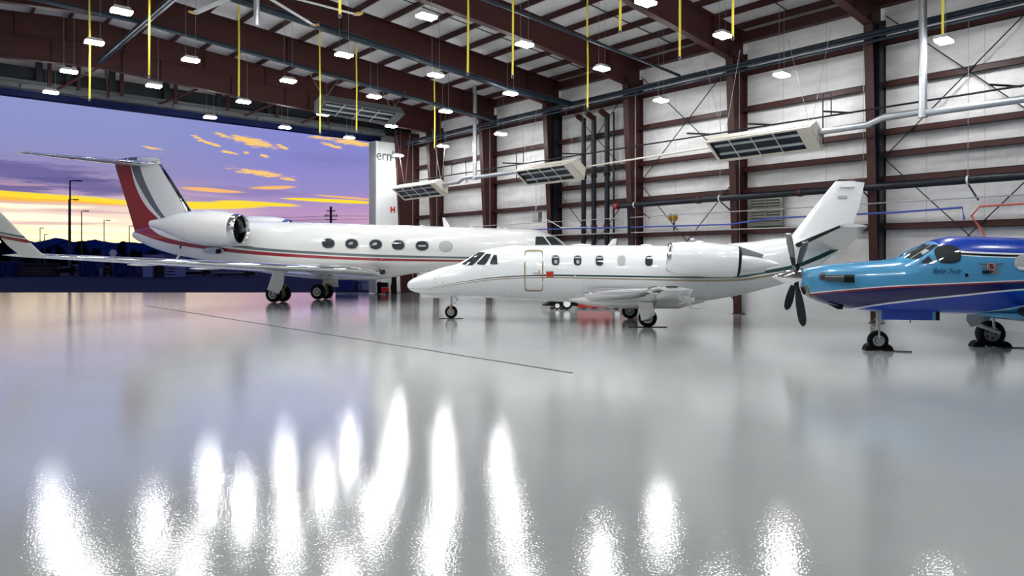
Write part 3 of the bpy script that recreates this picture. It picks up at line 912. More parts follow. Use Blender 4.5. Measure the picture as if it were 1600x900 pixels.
for sd in (-1, 1):
    le0, te0 = g.P(246, 256), g.P(178, 257); le0.y = te0.y = sd * .1
    le1 = g.P(40, 237.5, -5.1); te1 = g.P(12, 237.5, -5.1)
    le1.y, te1.y = sd * 5.1, sd * 5.1
    if sd > 0: le1.x -= 1.1; te1.x -= 1.1; le1.y = te1.y = 4.6
    wing('horizontal_stabilizer', [(le0, te0, .26), (le1, te1, .08)], 'paint_white', g.root, (0, 0, 1), tip_t=.05)
# wings with winglets
wlr, = [None]
for sd in (-1, 1):
    le0 = g.P(599, 424, -1.3); te0 = le0 + Vector((-6.0, 0, -.05))
    le1 = g.P(72, 399.5, -13.9); te1 = le1 + Vector((-1.65, 0, .02))
    lem = le0.lerp(le1, .35); tem = lem + Vector((-4.0, 0, 0))
    secs = [(le0, te0, .56), (lem, tem, .34), (le1, te1, .13)]
    # winglet curve
    w1l = g.P(64, 396, -14.0) + Vector((0, 0, .02)); w1t = g.P(34, 401, -14.0)
    w2l = g.P(0, 330.5, -14.5); w2t = g.P(-8, 350, -14.5)
    w3l = g.P(-22, 308, -14.7); w3t = g.P(-42, 311, -14.7)
    wl = [(w1l, w1t, .1), (g.P(40, 372, -14.2), g.P(12, 384, -14.2), .1), (w2l, g.P(-24, 343, -14.5), .08), (w3l, w3t, .05)]
    if sd > 0:
        for L_ in (secs, wl):
            for q in range(len(L_)):
                a_, b_, th = L_[q]; a_ = a_.copy(); b_ = b_.copy(); a_.y *= -1; b_.y *= -1; L_[q] = (a_, b_, th)
    if sd > 0:
        a_, b_, th = secs[0]; a2, b2, t2 = secs[1]
        secs = [secs[0], (a_.lerp(a2, .95), b_.lerp(b2, .95), .35)]
    wo = wing('wing', secs, 'paint_white', g.root, (0, 0, 1), tip_t=.09)
    if sd < 0:
        MB().lathe(le0 + Vector((-.9, 0, -.02)), (1, 0, 0), [(0, .1), (.3, .19), (.7, .23), (.92, .2), (1.02, .12), (1.05, 0)], 24, sy=1.5).build('wing_root_cap', 'chrome', wo, True)
        MB().lathe(le0 + Vector((.0, -.2, -.02)), (1, -.6, 0), [(0, .13), (.14, .11), (.17, 0)], 16).build('landing_light', 'steel_dark', wo, True)
    uz = lambda pts: sorted((g.P(x, y, -14.2).x, g.P(x, y, -14.2).z) for x, y in pts)
    wm = livery('winglet livery', WJ, [(uz([(-40, 352), (0, 360.5), (40, 369)]), GREY), (uz([(-40, 356), (0, 364), (40, 372.5)]), WJ), (uz([(-40, 357.5), (0, 366), (40, 374)]), RED), (uz([(-40, 363), (0, 371), (40, 379.5)]), WJ)])
    root_ring = foil(le1, te1, .13, (0, 0, 1))
    rings = [root_ring] + [foil(a_, b_, th, (0, 1 * sd * -1, .15)) for a_, b_, th in wl]
    if sd > 0: continue
    wo2 = MB().loft(rings).build('winglet', wm, wo, True, 50)
    for f in (.35, .6):
        a_ = te0.lerp(te1, f) if sd < 0 else Vector((te0.lerp(te1, f).x, -te0.lerp(te1, f).y, te0.lerp(te1, f).z))
        MB().lathe(a_ + Vector((.8, 0, -.04)), (-1, 0, 0), [(-.3, .01), (0, .03), (.5, .05), (.9, .04), (1.2, .01)], 10).build('flap_fairing', 'paint_white', wo, True)
    MB().box((le0.x - 1.5, -.01 + (le0.y if sd < 0 else le0.y * -1) - .2, le0.z - .06), (le0.x - 1.2, .01 + (le0.y if sd < 0 else -le0.y) + .2, le0.z + .02)).build('root_fillet', 'paint_white', wo)
# engines
for sd in (-1, 1):
    lat = 2.15 * sd
    fc = g.P(377, 358.5, -2.15); rc = g.P(236, 349.5, -2.15)
    L_ = fc.x - rc.x
    ax = Vector((rc.x - fc.x, 0, rc.z - fc.z)); ln = ax.length
    org = Vector((fc.x, lat, fc.z))
    t_ = MB().lathe(org, ax, [(.28, .72), (.9, .80), (1.6, .81), (2.4, .76), (3.1, .65), (3.8, .46), (4.25, .3), (ln, .16), (ln, .12), (ln - .5, .1)], 40).build('engine_nacelle', 'paint_warm', g.root, True, 50)
    MB().lathe(org, ax, [(.5, .56), (.2, .57), (.04, .6), (-.02, .64), (.02, .68), (.12, .705), (.29, .722)], 40).build('intake_lip', 'chrome', t_, True, 60)
    MB().lathe(org, ax, [(.5, .56), (.9, .57), (.9, .0)], 40).build('duct', 'steel_dark', t_, True)
    MB().lathe(org, ax, [(.35, 0), (.45, .08), (.65, .16), (.85, .19)], 20).build('fan_spinner', 'grey_metal', t_, True)
    fb = MB()
    for i in range(24):
        a_ = 2 * PI * i / 24
        c_, s_ = math.cos(a_), math.sin(a_); c2, s2 = math.cos(a_ + .14), math.sin(a_ + .14)
        fb.add([org + Vector((-.75, .17 * c_, .17 * s_)), org + Vector((-.72, .55 * c_, .55 * s_)), org + Vector((-.84, .55 * c2, .55 * s2)), org + Vector((-.84, .17 * c2, .17 * s2))], [(0, 1, 2, 3)])
    fb.build('fan_blades', 'grey_metal', t_)
    MB().loft([[(org.x - 1.0, sd * .95, org.z + .1), (org.x - 1.0, sd * 1.5, org.z + .1), (org.x - 1.0, sd * 1.5, org.z - .05), (org.x - 1.0, sd * .95, org.z - .05)],
               [(org.x - 3.2, sd * .6, org.z + .1), (org.x - 3.2, sd * 1.8, org.z + .1), (org.x - 3.2, sd * 1.8, org.z - .05), (org.x - 3.2, sd * .6, org.z - .05)]]).build('pylon', 'paint_warm', t_)
# cabin windows
for i, (cx, cy) in enumerate(((513, 380.3), (549.5, 381), (587, 382), (622.3, 383), (659.5, 384), (696.5, 385.2))):
    wmat = 'shade' if i == 5 else 'dark_glass'
    o = g.patch('cabin_window', oval(cx, cy, 9.6, 7.4, 2.2), wmat, .012)
    g.ring('window_frame', oval(cx, cy, 10.2, 8.0, 2.2), 'grey_metal', 1.1, .02, o)
    if i == 4: g.patch('lowered_shade', [(653, 383), (666, 383), (665, 385.3), (654, 385.3)], 'shade', .025, 2, o)
    if i in (1, 2): g.patch('lowered_shade', rounded([(cx - 6, cy - 1), (cx + 1, cy - 4), (cx + 3, cy), (cx - 4, cy + 2)], 1), 'grey_metal', .022, 2, o)
for nm, pts in (('cockpit_side_window', [(837, 369.5), (849, 369.5), (860, 384), (836, 384)]), ('windshield', [(851.5, 369.5), (864.5, 369.5), (883, 385), (863, 385)])):
    g.patch(nm, rounded(dens(pts, 3), 1), 'dark_glass', .02)
g.ribbon('windshield_post', [(849.5, 368.5), (862, 385)], 1.6, 'paint_white', .03)
sc_ = g.patch('air_scoop', oval(333, 392, 17, 5.5, 2.), 'galv', .1, 5)
g.patch('scoop_opening', oval(341, 392.8, 4.5, 4), 'black', .13, 3, sc_)
g.patch('vent', oval(282, 386, 1.5, 3), 'steel_dark', .02, 2)
# antennas on the spine
for i, (x, y) in enumerate(((700, 354), (742, 355.5), (785, 357), (795, 357.3), (665, 353.2))):
    p = g.P(x, y)
    h = .42 if i == 0 else .05
    MB().loft([foil(p + Vector((.12, 0, -.05)), p + Vector((-.2, 0, -.05)), .04, (0, 1, 0)), foil(p + Vector((-.16, 0, h)), p + Vector((-.28, 0, h)), .02, (0, 1, 0))]).build('antenna', 'paint_white', g.root)
MB().loft([foil(g.P(404, 352), g.P(420, 352), .04, (0, 1, 0)), foil(g.P(391, 341), g.P(396, 341), .02, (0, 1, 0))]).build('antenna', 'paint_white', g.root)
MB().tube([g.P(281, 398, -.6), g.P(275, 406, -.6)], .05, 6).build('drain_mast', 'paint_white', g.root)
# main gear
for (px, py, sd) in ((428, 472.5, 'near'), (497, 468, 'far')):
    c_ = g.G(px, py); R_ = .385
    for k, dy in enumerate((-.0, .55)):
        wheel(g.root, Vector((c_.x + dy * .25, c_.y + dy, 0)), R_, .3, 'light_metal')
    lg = MB().tube([(c_.x + .1, c_.y + .28, R_), (c_.x + .35, c_.y + .3, 1.6)], .09, 12).tube([(c_.x, c_.y - .05, R_), (c_.x + .15, c_.y + .6, R_)], .06, 8)
    lg = lg.build('landing_gear_leg', 'gear_paint', g.root, True)
    MB().tube([(c_.x + .45, c_.y + .3, .8), (c_.x + .2, c_.y + .3, .45), (c_.x + .1, c_.y + .3, .4)], .035, 8).build('torque_link', 'ochre', lg, True)
    if sd == 'near':
        P_ = [(c_.x - .02, .62), (c_.x - .2, .58), (c_.x + .05, 1.36), (c_.x + .68, 1.36), (c_.x + .62, .85), (c_.x + .35, .42)]
        P_ = [(-.22, .6), (.08, 1.45), (.66, 1.45), (.6, .85), (.36, .4)]
        MB().prism([(c_.x + u, c_.y - .22 + .02 * z, z) for u, z in P_], (0, .04, 0)).build('gear_door', 'paint_warm', lg)
    else:
        MB().prism([(c_.x + u, c_.y + .65, z) for u, z in [(.0, .65), (.1, 1.4), (.7, 1.4), (.75, .6)]], (0, .04, 0)).build('gear_door', 'paint_warm', lg)
# nose gear (behind the middle jet)
c_ = g.P(872, 420); cN = Vector((c_.x, 0, 0))
wheel(g.root, cN + Vector((0, -.2, 0)), .27, .2); wheel(g.root, cN + Vector((0, .2, 0)), .27, .2)
MB().tube([(cN.x, 0, .27), (cN.x + .1, 0, 1.6)], .06, 10).tube([(cN.x, -.25, .27), (cN.x, .25, .27)], .05, 8).build('nose_gear_leg', 'gear_paint', g.root, True)

# ================================================================== MIDDLE JET
c = Craft('light_jet', 'white light jet with green and gold stripe, parked in the middle facing left', 4.0, 21.9, 13)
GREEN = (.006, .045, .032); GOLD = (.26, .20, .11); WC = (.83, .84, .84)
ST = [(636.5, 446, 446.6, .02), (638.5, 441, 450, .12), (643, 437, 454, .22), (652, 432.5, 457, .34), (668, 426, 459, .48), (692, 417.8, 461, .62), (717, 411.5, 463, .72), (735, 402.5, 464, .78), (748, 394, 464.5, .82),
      (760, 389.5, 465, .85), (785, 385, 466, .88), (812, 383, 467.5, .9), (850, 382.7, 470, .9), (900, 383, 472.5, .9), (960, 383, 476, .9), (1030, 383.3, 477, .9), (1070, 383.3, 474.5, .88), (1110, 382.5, 469, .82),
      (1150, 379.5, 462, .72), (1187, 376.5, 453.5, .6), (1225, 373, 443, .46), (1262, 370, 428, .32), (1295, 368, 404, .2), (1322, 372, 384, .1), (1330, 376, 380, .02)]
fo = c.fuselage(ST, 'paint_white')
gU = c.curve_uz([(668, 449.5), (692, 445), (739, 437.5), (770, 433.5), (817, 430.3), (865, 429), (950, 430), (1033, 431.5), (1100, 432.3), (1150, 431), (1187, 424), (1237, 414.5), (1270, 402.5), (1319, 380)])
gL = c.curve_uz([(668, 449.6), (692, 445.6), (739, 438.6), (770, 435), (817, 432.2), (865, 431.6), (950, 432.8), (1033, 434.3), (1100, 435.2), (1150, 434.6), (1187, 429), (1237, 420.5), (1270, 409.5), (1319, 386)])
oU = c.curve_uz([(668, 451), (692, 447.2), (739, 440), (770, 436.3), (817, 433.5), (865, 432.8), (950, 434.3), (1033, 436), (1100, 436.6), (1150, 435.6), (1187, 431), (1215, 426.5), (1237, 421)])
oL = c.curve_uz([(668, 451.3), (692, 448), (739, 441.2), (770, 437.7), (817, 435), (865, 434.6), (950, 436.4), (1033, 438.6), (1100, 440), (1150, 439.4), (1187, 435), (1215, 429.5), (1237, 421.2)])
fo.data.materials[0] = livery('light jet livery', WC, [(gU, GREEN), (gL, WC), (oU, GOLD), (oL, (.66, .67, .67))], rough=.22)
# windows
for i, cx in enumerate((868, 902.5, 936.7, 971, 1014)):
    cy = 406.8 + .25 * i
    o = c.patch('cabin_window', oval(cx, cy, 5.9, 7.7, 3.), 'shade' if i == 3 else 'dark_glass', .012)
    c.ring('window_frame', oval(cx, cy, 6.4, 8.2, 3.), 'light_metal', .9, .02, o)
    if i < 3: c.patch('half_shade', [(cx - 4.5, cy - 6), (cx + 4.5, cy - 6), (cx + 4.5, cy - 3.5), (cx - 4.5, cy - 3.5)], 'shade', .022, 2, o)
    if i < 2: c.patch('seat_back', rounded([(cx - 2, cy - 1), (cx + 3, cy - 1), (cx + 3, cy + 5), (cx - 2, cy + 5)], 1), 'grey_metal', .022, 2, o)
for nm, pts in (('windshield', [(721, 412.8), (738, 414.3), (758, 394.5), (748, 394)]), ('cockpit_window', [(744.5, 412.3), (757.5, 413.5), (767.5, 397.5), (760, 396.5)]), ('cockpit_window', [(765, 412.5), (777, 412.5), (776, 399), (771.5, 398.5)])):
    o = c.patch(nm, rounded(dens(pts, 4), 1), 'dark_glass', .015)
    c.ring('window_frame', rounded(dens(pts, 4), 1), 'black', .8, .02, o)
# door
dp = []
for (cx, cy, a0) in ((843.5, 396, -90), (843.5, 450, 0), (824.5, 450, 90), (824.5, 396, 180)):
    for q in range(7):
        a_ = math.radians(a0 + q * 15); dp.append((cx + 4.5 * math.cos(a_), cy + 4.5 * math.sin(a_)))
dp = [p for p in dens(dp, 3)]
o = c.ring('cabin_door', dp, 'gold', 2.2, .02)
c.ribbon('door_handle', [(833, 427), (840, 427), (843, 425)], 1.6, 'grey_metal', .05, o)
c.ribbon('handle_recess', [(841, 421.5), (843.5, 424), (843.5, 429)], .8, 'steel_dark', .03, o)
o = c.patch('placard', [(853, 424), (865, 424), (865, 433.5), (853, 433.5)], 'gold', .02, 2)
c.patch('placard_face', [(854.2, 425.2), (863.8, 425.2), (863.8, 432.3), (854.2, 432.3)], 'red', .03, 2, o)
c.patch('fuel_cap', oval(898.5, 432, 1.6, 1.6), 'cream', .03, 2)
for x_ in (679, 681, 692, 745): c.patch('vent', oval(x_, 436 if x_ < 680 else 442, .7, .9), 'steel_dark', .02, 2)
for pts in ([(799.5, 452), (799.5, 467)], [(816.5, 458), (816.5, 467)], [(911, 444), (911, 470)], [(1122, 470), (1100, 436)]):
    c.ribbon('panel_line', pts, .5, 'shade', .012)
for (x_, y_) in ((1124, 446), (1098.5, 457.5), (1122, 458), (1087, 466), (1165, 451)): c.patch('access_dot', oval(x_, y_, 1.6, .7), 'grey_metal', .015, 2)
# fin and stabilizers
FT = [(c.P(1305, 283.5), c.P(1351.5, 282.5), .1), (c.P(1268, 328), c.P(1342, 325), .17), (c.P(1236, 369), c.P(1332, 352), .24), (c.P(1222, 378), c.P(1320, 382), .3)]
t_ = MB().loft([foil(a_, b_, th, (0, 1, 0)) for a_, b_, th in FT]).build('vertical_fin', 'paint_white', c.root, True, 50)
MB().tube([c.P(1310, 282), c.P(1352, 282.5)], .04, 8).build('beacon_cap', 'steel_red', t_)
MB().box(c.P(1312, 292) + Vector((0, -.12, -.02)), c.P(1334, 291) + Vector((0, .12, .01))).build('hinge_fairing', 'paint_white', t_)
MB().box(c.P(1308, 309) + Vector((0, -.1, -.02)), c.P(1322, 307) + Vector((0, -.06, .02))).build('hinge_fairing', 'shade', t_)
MB().loft([foil(c.P(1150, 381), c.P(1240, 372), .12, (0, 1, 0)), foil(c.P(1205, 374), c.P(1240, 369.5), .06, (0, 1, 0))]).build('dorsal_fairing', 'paint_white', t_, True)
for sd in (-1, 1):
    le0, te0 = c.P(1238, 385, -.1), c.P(1322, 389, -.1)
    le1, te1 = c.P(1316, 351.5, -2.75), c.P(1356, 353, -2.75)
    for v_ in (le0, te0, le1, te1): v_.y *= -sd
    o = wing('horizontal_stabilizer', [(le0, te0, .24), (le1, te1, .1)], 'paint_warm', c.root, (0, 0, 1), chrome=False)
    MB().loft([foil(a_ + (a_ - b_) * .01, b_, th, (0, 0, 1), 8, 0, .05, 1.15) for a_, b_, th in ((le0, te0, .24), (le0.lerp(le1, .96), te0.lerp(te1, .96), .105))], cap=False, closed=False).build('deice_boot', 'black', o, True)
# engines
for sd in (-1, 1):
    lat = 1.5
    fc = c.P(1044, 402, -lat); rc = c.P(1155, 409, -lat)
    ax = Vector((rc.x - fc.x, 0, rc.z - fc.z)); ln = ax.length
    org = Vector((fc.x, lat * sd, fc.z))
    t_ = MB().lathe(org, ax, [(.08, .43), (.35, .475), (.8, .505), (1.3, .5), (1.8, .465), (ln - .05, .43), (ln, .42), (ln, .38), (ln - .3, .36)], 40).build('engine_nacelle', 'paint_white', c.root, True, 50)
    MB().lathe(org, ax, [(.25, .33), (.1, .335), (.0, .355), (-.04, .375), (-.02, .4), (.04, .42), (.1, .434)], 40).build('intake_lip', 'chrome', t_, True, 60)
    MB().lathe(org, ax, [(.25, .33), (.5, .33), (.5, 0)], 30).build('duct', 'steel_dark', t_, True)
    MB().lathe(org, ax, [(.12, 0), (.2, .05), (.45, .11)], 16).build('fan_spinner', 'grey_metal', t_, True)
    MB().lathe(org + ax.normalized() * ln, ax, [(-.2, .33), (.1, .27), (.5, .2), (.85, .1), (1.05, .03)], 24).build('exhaust_cone', 'paint_white', t_, True)
    MB().lathe(org + ax.normalized() * (ln - .02), ax, [(-.03, .37), (-.03, .44), (.02, .44), (.05, .38)], 40).build('exhaust_rim', 'black', t_, True)
    e0 = org + ax.normalized() * ln
    MB().prism([(e0.x, e0.y - .2, e0.z + .43), (e0.x + .65, e0.y - .12, e0.z + .2), (e0.x + .6, e0.y - .12, e0.z + .13), (e0.x + .05, e0.y - .2, e0.z + .2)], (0, .3, 0)).build('reverser_fairing', 'grey_metal', t_)
    MB().prism([(e0.x + .02, e0.y + .0, e0.z - .05), (e0.x + .85, e0.y + .1, e0.z - .05), (e0.x + .7, e0.y + .2, e0.z - .3), (e0.x + .0, e0.y + .2, e0.z - .4)], (0, .25, 0)).build('reverser_fairing', 'paint_warm', t_)
    MB().loft([[(org.x + .5, -.75 * -sd, org.z + .08), (org.x + .5, 1.1 * sd, org.z + .08), (org.x + .5, 1.1 * sd, org.z - .06), (org.x + .5, .75 * sd, org.z - .06)],
               [(org.x + 2.2, .5 * sd, org.z + .08), (org.x + 2.2, 1.2 * sd, org.z + .08), (org.x + 2.2, 1.2 * sd, org.z - .06), (org.x + 2.2, .5 * sd, org.z - .06)]]).build('pylon', 'paint_white', t_)
    if sd < 0:
        for q in range(11):
            a_ = 2 * PI * q / 11
            r_ = .05
        MB().box(org + Vector((.62, -.06, .49)), org + Vector((.74, .06, .56))).build('latch_cover', 'paint_white', t_)
# reg mark smudges on the cowl
# antennas
p = c.P(947, 384)
MB().loft([foil(p + Vector((0, 0, -.05)), p + Vector((.28, 0, -.05)), .05, (0, 1, 0)), foil(p + Vector((.22, 0, .22)), p + Vector((.34, 0, .22)), .02, (0, 1, 0))]).build('antenna', 'paint_white', c.root)
for x_, y_, l_ in ((908, 383, .35), (1010, 383.5, .2), (1092, 378, .15)):
    p = c.P(x_, y_)
    MB().lathe(p + Vector((-l_, 0, -.04)), (1, 0, 0), [(0, .0), (.1 * l_, .06), (l_, .09), (1.9 * l_, .06), (2 * l_, 0)], 14).build('antenna', 'paint_white', c.root, True)
# wings
for sd in (-1, 1):
    S_ = [(c.P(913, 460.5, -.98), c.P(1066, 466, -.98), .46), (c.P(975, 457.5, -2.0), c.P(1078, 464, -2.0), .34), (c.P(1000, 455.5, -4.2), c.P(1080, 460, -4.2), .24), (c.P(1031, 450.5, -6.7), c.P(1083, 452, -6.7), .09)]
    for a_, b_, th in S_: a_.y *= -sd; b_.y *= -sd
    o = wing('wing', S_, 'paint_white', c.root, (0, 0, 1), tip_t=.12)
    for t0_, k0_ in ((.15, 1), (.6, 1)):
        q_ = S_[1][0].lerp(S_[2][0], t0_) if t0_ < .5 else S_[2][0].lerp(S_[3][0], .45)
        MB().lathe(q_ + Vector((-.04, 0, 0)), (1, 0, 0), [(0, 0), (.02, .07), (.08, .12), (.22, .15), (.3, .15)], 20, sy=1.6, sz=.7).build('landing_light', 'chrome', o, True)
    a_ = S_[3][0].lerp(S_[3][1], .35)
    MB().lathe(a_ + Vector((-.12, 0, .04)), (1, 0, 0), [(0, 0), (.02, .03), (.24, .03), (.26, 0)], 12, sz=.6).build('nav_light', 'steel_dark', o, True)
    for f_ in (.25, .62):
        q0 = S_[1][1].lerp(S_[3][1], f_)
        MB().tube([q0 + Vector((-.35, 0, -.05)), q0 + Vector((-.15, 0, -.16)), q0 + Vector((.08, 0, -.14))], .03, 6).build('flap_hinge', 'light_metal', o)
    MB().tube([S_[1][1] + Vector((-.05, 0, -.05)), S_[1][1] + Vector((.02, 0, -.3)), S_[1][1] + Vector((.28, 0, -.3))], .03, 6).build('static_wick', 'light_metal', o)
# belly fairing
MB().loft([[(u_, w_ * math.cos(a_), z_ + h_ * math.sin(a_)) for a_ in [2 * PI * q / 24 for q in range(24)]] for u_, w_, z_, h_ in
           [(c.P(880, 470).x, .3, .75, .05), (c.P(920, 472).x, .9, .72, .2), (c.P(980, 476).x, 1.1, .68, .24), (c.P(1060, 474).x, 1.05, .7, .24), (c.P(1100, 470).x, .4, .76, .08)]]).build('belly_fairing', 'paint_warm', c.root, True)
# gear
for (px, py, sd) in ((1012, 511, 'near'), (984, 498, 'far')):
    q = c.G(px, py)
    wheel(c.root, q, .272, .22, 'light_metal')
    lg = MB().tube([(q.x, q.y + .2, .27), (q.x - .15, q.y + .22, .95)], .055, 10).tube([(q.x, q.y, .27), (q.x, q.y + .25, .27)], .04, 8).build('landing_gear_leg', 'gear_paint', c.root, True)
    if sd == 'near':
        MB().prism([(q.x + u_, q.y - .17, z_) for u_, z_ in ((-.28, .74), (.14, .74), (.22, .38), (.05, .26), (-.18, .2))], (0, .03, 0)).build('gear_door', 'paint_warm', lg)
    else:
        MB().prism([(q.x + u_, q.y - .15, z_) for u_, z_ in ((-.3, .7), (.1, .7), (.1, .45), (-.25, .4))], (0, .03, 0)).build('gear_door', 'paint_warm', lg)
    MB().tube([(q.x + .3, q.y + .15, .8), (q.x + .12, q.y + .15, .4), (q.x, q.y + .15, .27)], .03, 8).build('trailing_link', 'gear_paint', lg, True)
q = c.G(705, 497.5)
wheel(c.root, q, .217, .13, 'light_metal')
lg = MB().tube([(q.x, q.y + .02, .46), (q.x, q.y + .02, .95)], .045, 10).tube([(q.x - .02, q.y - .09, .21), (q.x, q.y - .09, .45), (q.x, q.y + .12, .46), (q.x - .02, q.y + .13, .21)], .022, 8).build('nose_gear_leg', 'gear_paint', c.root, True)
MB().tube([(q.x + .1, q.y, .5), (q.x + .22, q.y, .62), (q.x + .08, q.y, .8)], .02, 8).tube([(q.x + .05, q.y, .75), (q.x + .45, q.y, 1.0)], .02, 8).build('drag_brace', 'grey_metal', lg, True)
MB().tube([(q.x + .03, q.y - .11, .3), (q.x + .05, q.y - .1, .47)], .02, 6).build('tow_fitting', 'ochre', lg)
MB().prism([(c.P(660, 457.5).x, -.2, c.P(660, 457.5).z), (c.P(706, 461).x, -.2, c.P(706, 461).z), (c.P(708, 466).x, -.2, c.P(708, 466).z), (c.P(663, 464).x, -.2, c.P(663, 464).z)], (0, .02, 0)).build('nose_gear_door', 'paint_warm', c.root)

# ================================================================== TURBOPROP
yaw = 11
p = Craft('turboprop_airplane', 'blue single engine turboprop airplane with four blade propeller, at the right edge', 8.06, 15.28, yaw)
LB = (.07, .29, .51); BL = (.0, .038, .36); NV = (.004, .003, .075); WP = (.8, .81, .83); RD = (.25, .01, .02); BK = (.006, .006, .012)
ST = [(1249, 423, 446, .17), (1252, 420.5, 451, .3), (1258, 418.8, 460, .36), (1268, 417, 467, .4), (1289, 413.5, 475, .47), (1312, 411.5, 480.5, .53), (1340, 409, 484.5, .58), (1380, 406, 487, .64), (1398, 403.5, 487.8, .67),
      (1420, 391, 488.3, .7), (1442, 381.5, 488.7, .73), (1458, 374.5, 489, .75), (1477, 370.5, 489.3, .77), (1500, 369.2, 490, .79), (1560, 370.5, 493.5, .8), (1600, 372, 500, .8), (1700, 373, 508, .8), (1850, 372, 512, .8), (1920, 370, 495, .72), (2020, 366, 465, .55), (2110, 360, 430, .3), (2170, 356, 395, .12), (2185, 356, 380, .03)]
fo = p.fuselage(ST, 'paint_white', e=2.35)
cz = p.curve_uz
far = 2000
B1 = cz([(1430, 350), (1445, 372), (1456, 383), (1480, 389), (1502, 391.8), (1600, 395.7), (far, 405)])
B2 = cz([(1430, 350.2), (1445, 373), (1456, 384.5), (1480, 391.5), (1502, 394.4), (1600, 398.4), (far, 409)])
B3 = cz([(1430, 350.4), (1445, 374), (1456, 388), (1480, 395), (1502, 397.9), (1600, 402), (far, 416)])
B4 = cz([(1430, 350.6), (1445, 375), (1456, 389), (1480, 396.5), (1502, 399.3), (1600, 403.6), (far, 418)])
C1 = cz([(1255, 459), (1266, 457.3), (1300, 453.7), (1340, 450.3), (1400, 445.9), (1500, 441.5), (1600, 437.3), (far, 425)])
C2 = cz([(1255, 461), (1266, 459.0), (1300, 455.4), (1340, 452), (1400, 447.7), (1500, 443.3), (1600, 439.1), (far, 427)])
C3 = cz([(1255, 462), (1266, 460.8), (1300, 457.6), (1340, 454.4), (1400, 450.2), (1500, 445.6), (1600, 441.4), (far, 429)])
D1 = cz([(1285, 488), (1326, 482), (1360, 477), (1400, 471.2), (1500, 460.5), (1600, 451), (far, 432)])
D2 = cz([(1285, 490), (1326, 484), (1360, 479.2), (1400, 473.8), (1500, 463.2), (1600, 453.7), (far, 435)])
E1 = cz([(1470, 492), (1500, 490), (1540, 486.5), (1575, 481.8), (1600, 477), (far, 440)])
E2 = cz([(1470, 493), (1500, 491), (1540, 488), (1575, 483.8), (1600, 479), (far, 443)])
fo.data.materials[0] = livery('turboprop livery', BL, [(B1, WP), (B2, BK), (B3, WP), (B4, LB), (C1, WP), (C2, RD), (C3, NV), (D1, WP), (D2, BL), (E1, WP), (E2, LB)], rough=.24, coat=.3)
# roof blue must not reach the cowl: curves B start above the roof, ahead of it everything is below B4
# spinner and propeller
hub = p.P(1243, 433)
t_ = MB().lathe(hub + Vector((.12, 0, 0)), (-1, 0, 0), [(-.02, 0), (-.02, .21), (.08, .21), (.25, .175), (.42, .11), (.54, .05), (.6, .015), (.61, 0)], 32).build('propeller_spinner', 'chrome', p.root, True)
Rb = 1.3
for k, (ang, mt) in enumerate(((180 - 38, 'blade_black'), (180 + 52, 'blade_black'), (-38, 'blade_grey'), (52, 'blade_grey'))):
    # angle from up, positive towards the camera side
    a_ = math.radians(ang); dz, dy = math.cos(a_), -math.sin(a_)
    rad = Vector((0, dy, dz)); tan = Vector((0, -dz, dy)); fw = Vector((-1, 0, 0))
    rings = []
    for r_, ch, tw in ((.16, .055, 60), (.3, .07, 50), (.45, .095, 38), (.7, .115, 28), (.95, .12, 22), (1.15, .105, 18), (1.25, .075, 16), (Rb, .03, 15)):
        cd = (tan * math.cos(math.radians(90 - tw)) * 1 + fw * math.sin(math.radians(90 - tw)))
        nn = cd.cross(rad)
        cc = hub + rad * r_
        ring = [cc + cd * ch * (1 if r_ < .25 else .76) * math.cos(q * PI / 6) + nn * .016 * math.sin(q * PI / 6) * (1.6 if r_ < .35 else 1) for q in range(12)]
        rings.append(ring)
    b_ = MB().loft(rings).build('propeller_blade', mt, p.root, True, 50)
    MB().tube([hub + rad * .08, hub + rad * .2], [.07, .06], 14).build('blade_cuff', 'black', b_, True)
    if k > 1:
        MB().loft([[v + (v - (hub + rad * r0)) * .15 for v in rg] for r0, rg in ((.3, rings[1]), (.45, rings[2]), (.55, [x_.lerp(y_, .4) for x_, y_ in zip(rings[2], rings[3])]))], cap=False).build('deice_boot', 'black', b_, True)
        MB().loft([[v + (v - (hub + rad * r0)) * .2 for v in rg] for r0, rg in ((1.24, [x_.lerp(y_, .85) for x_, y_ in zip(rings[5], rings[6])]), (1.275, [x_.lerp(y_, .5) for x_, y_ in zip(rings[6], rings[7])]))], cap=False).build('blade_tip_stripe', 'paint_white', b_, True)
# chin intake
o = p.patch('chin_intake', rounded([(1250, 449), (1258, 447), (1260, 460), (1255, 461)], 1), 'black', .03, 3)
p.ribbon('intake_lip', [(1258, 446), (1261, 453), (1262, 460), (1266, 465)], 3.5, 'gold', .035, o)
# exhaust stub
e0 = p.on(1287, 434, -.02)
t_ = MB().lathe(e0 + Vector((0, .05, 0)), (.12, -1, 0), [(-.05, .11), (.02, .11), (.06, .09), (.09, .05), (.1, 0)], 24).build('exhaust_stub', 'exhaust', p.root, True)
MB().tube([e0 + Vector((.02, -.04, 0)), e0 + Vector((.25, -.14, -.005)), e0 + Vector((.45, -.2, -.01))], [.07, .075, .08], 16).build('exhaust_pipe', 'exhaust', t_, True)
MB().tube([e0 + Vector((.36, -.185, -.01)), e0 + Vector((.56, -.23, -.012))], [.086, .088], 16).build('exhaust_opening', 'black', t_, True)
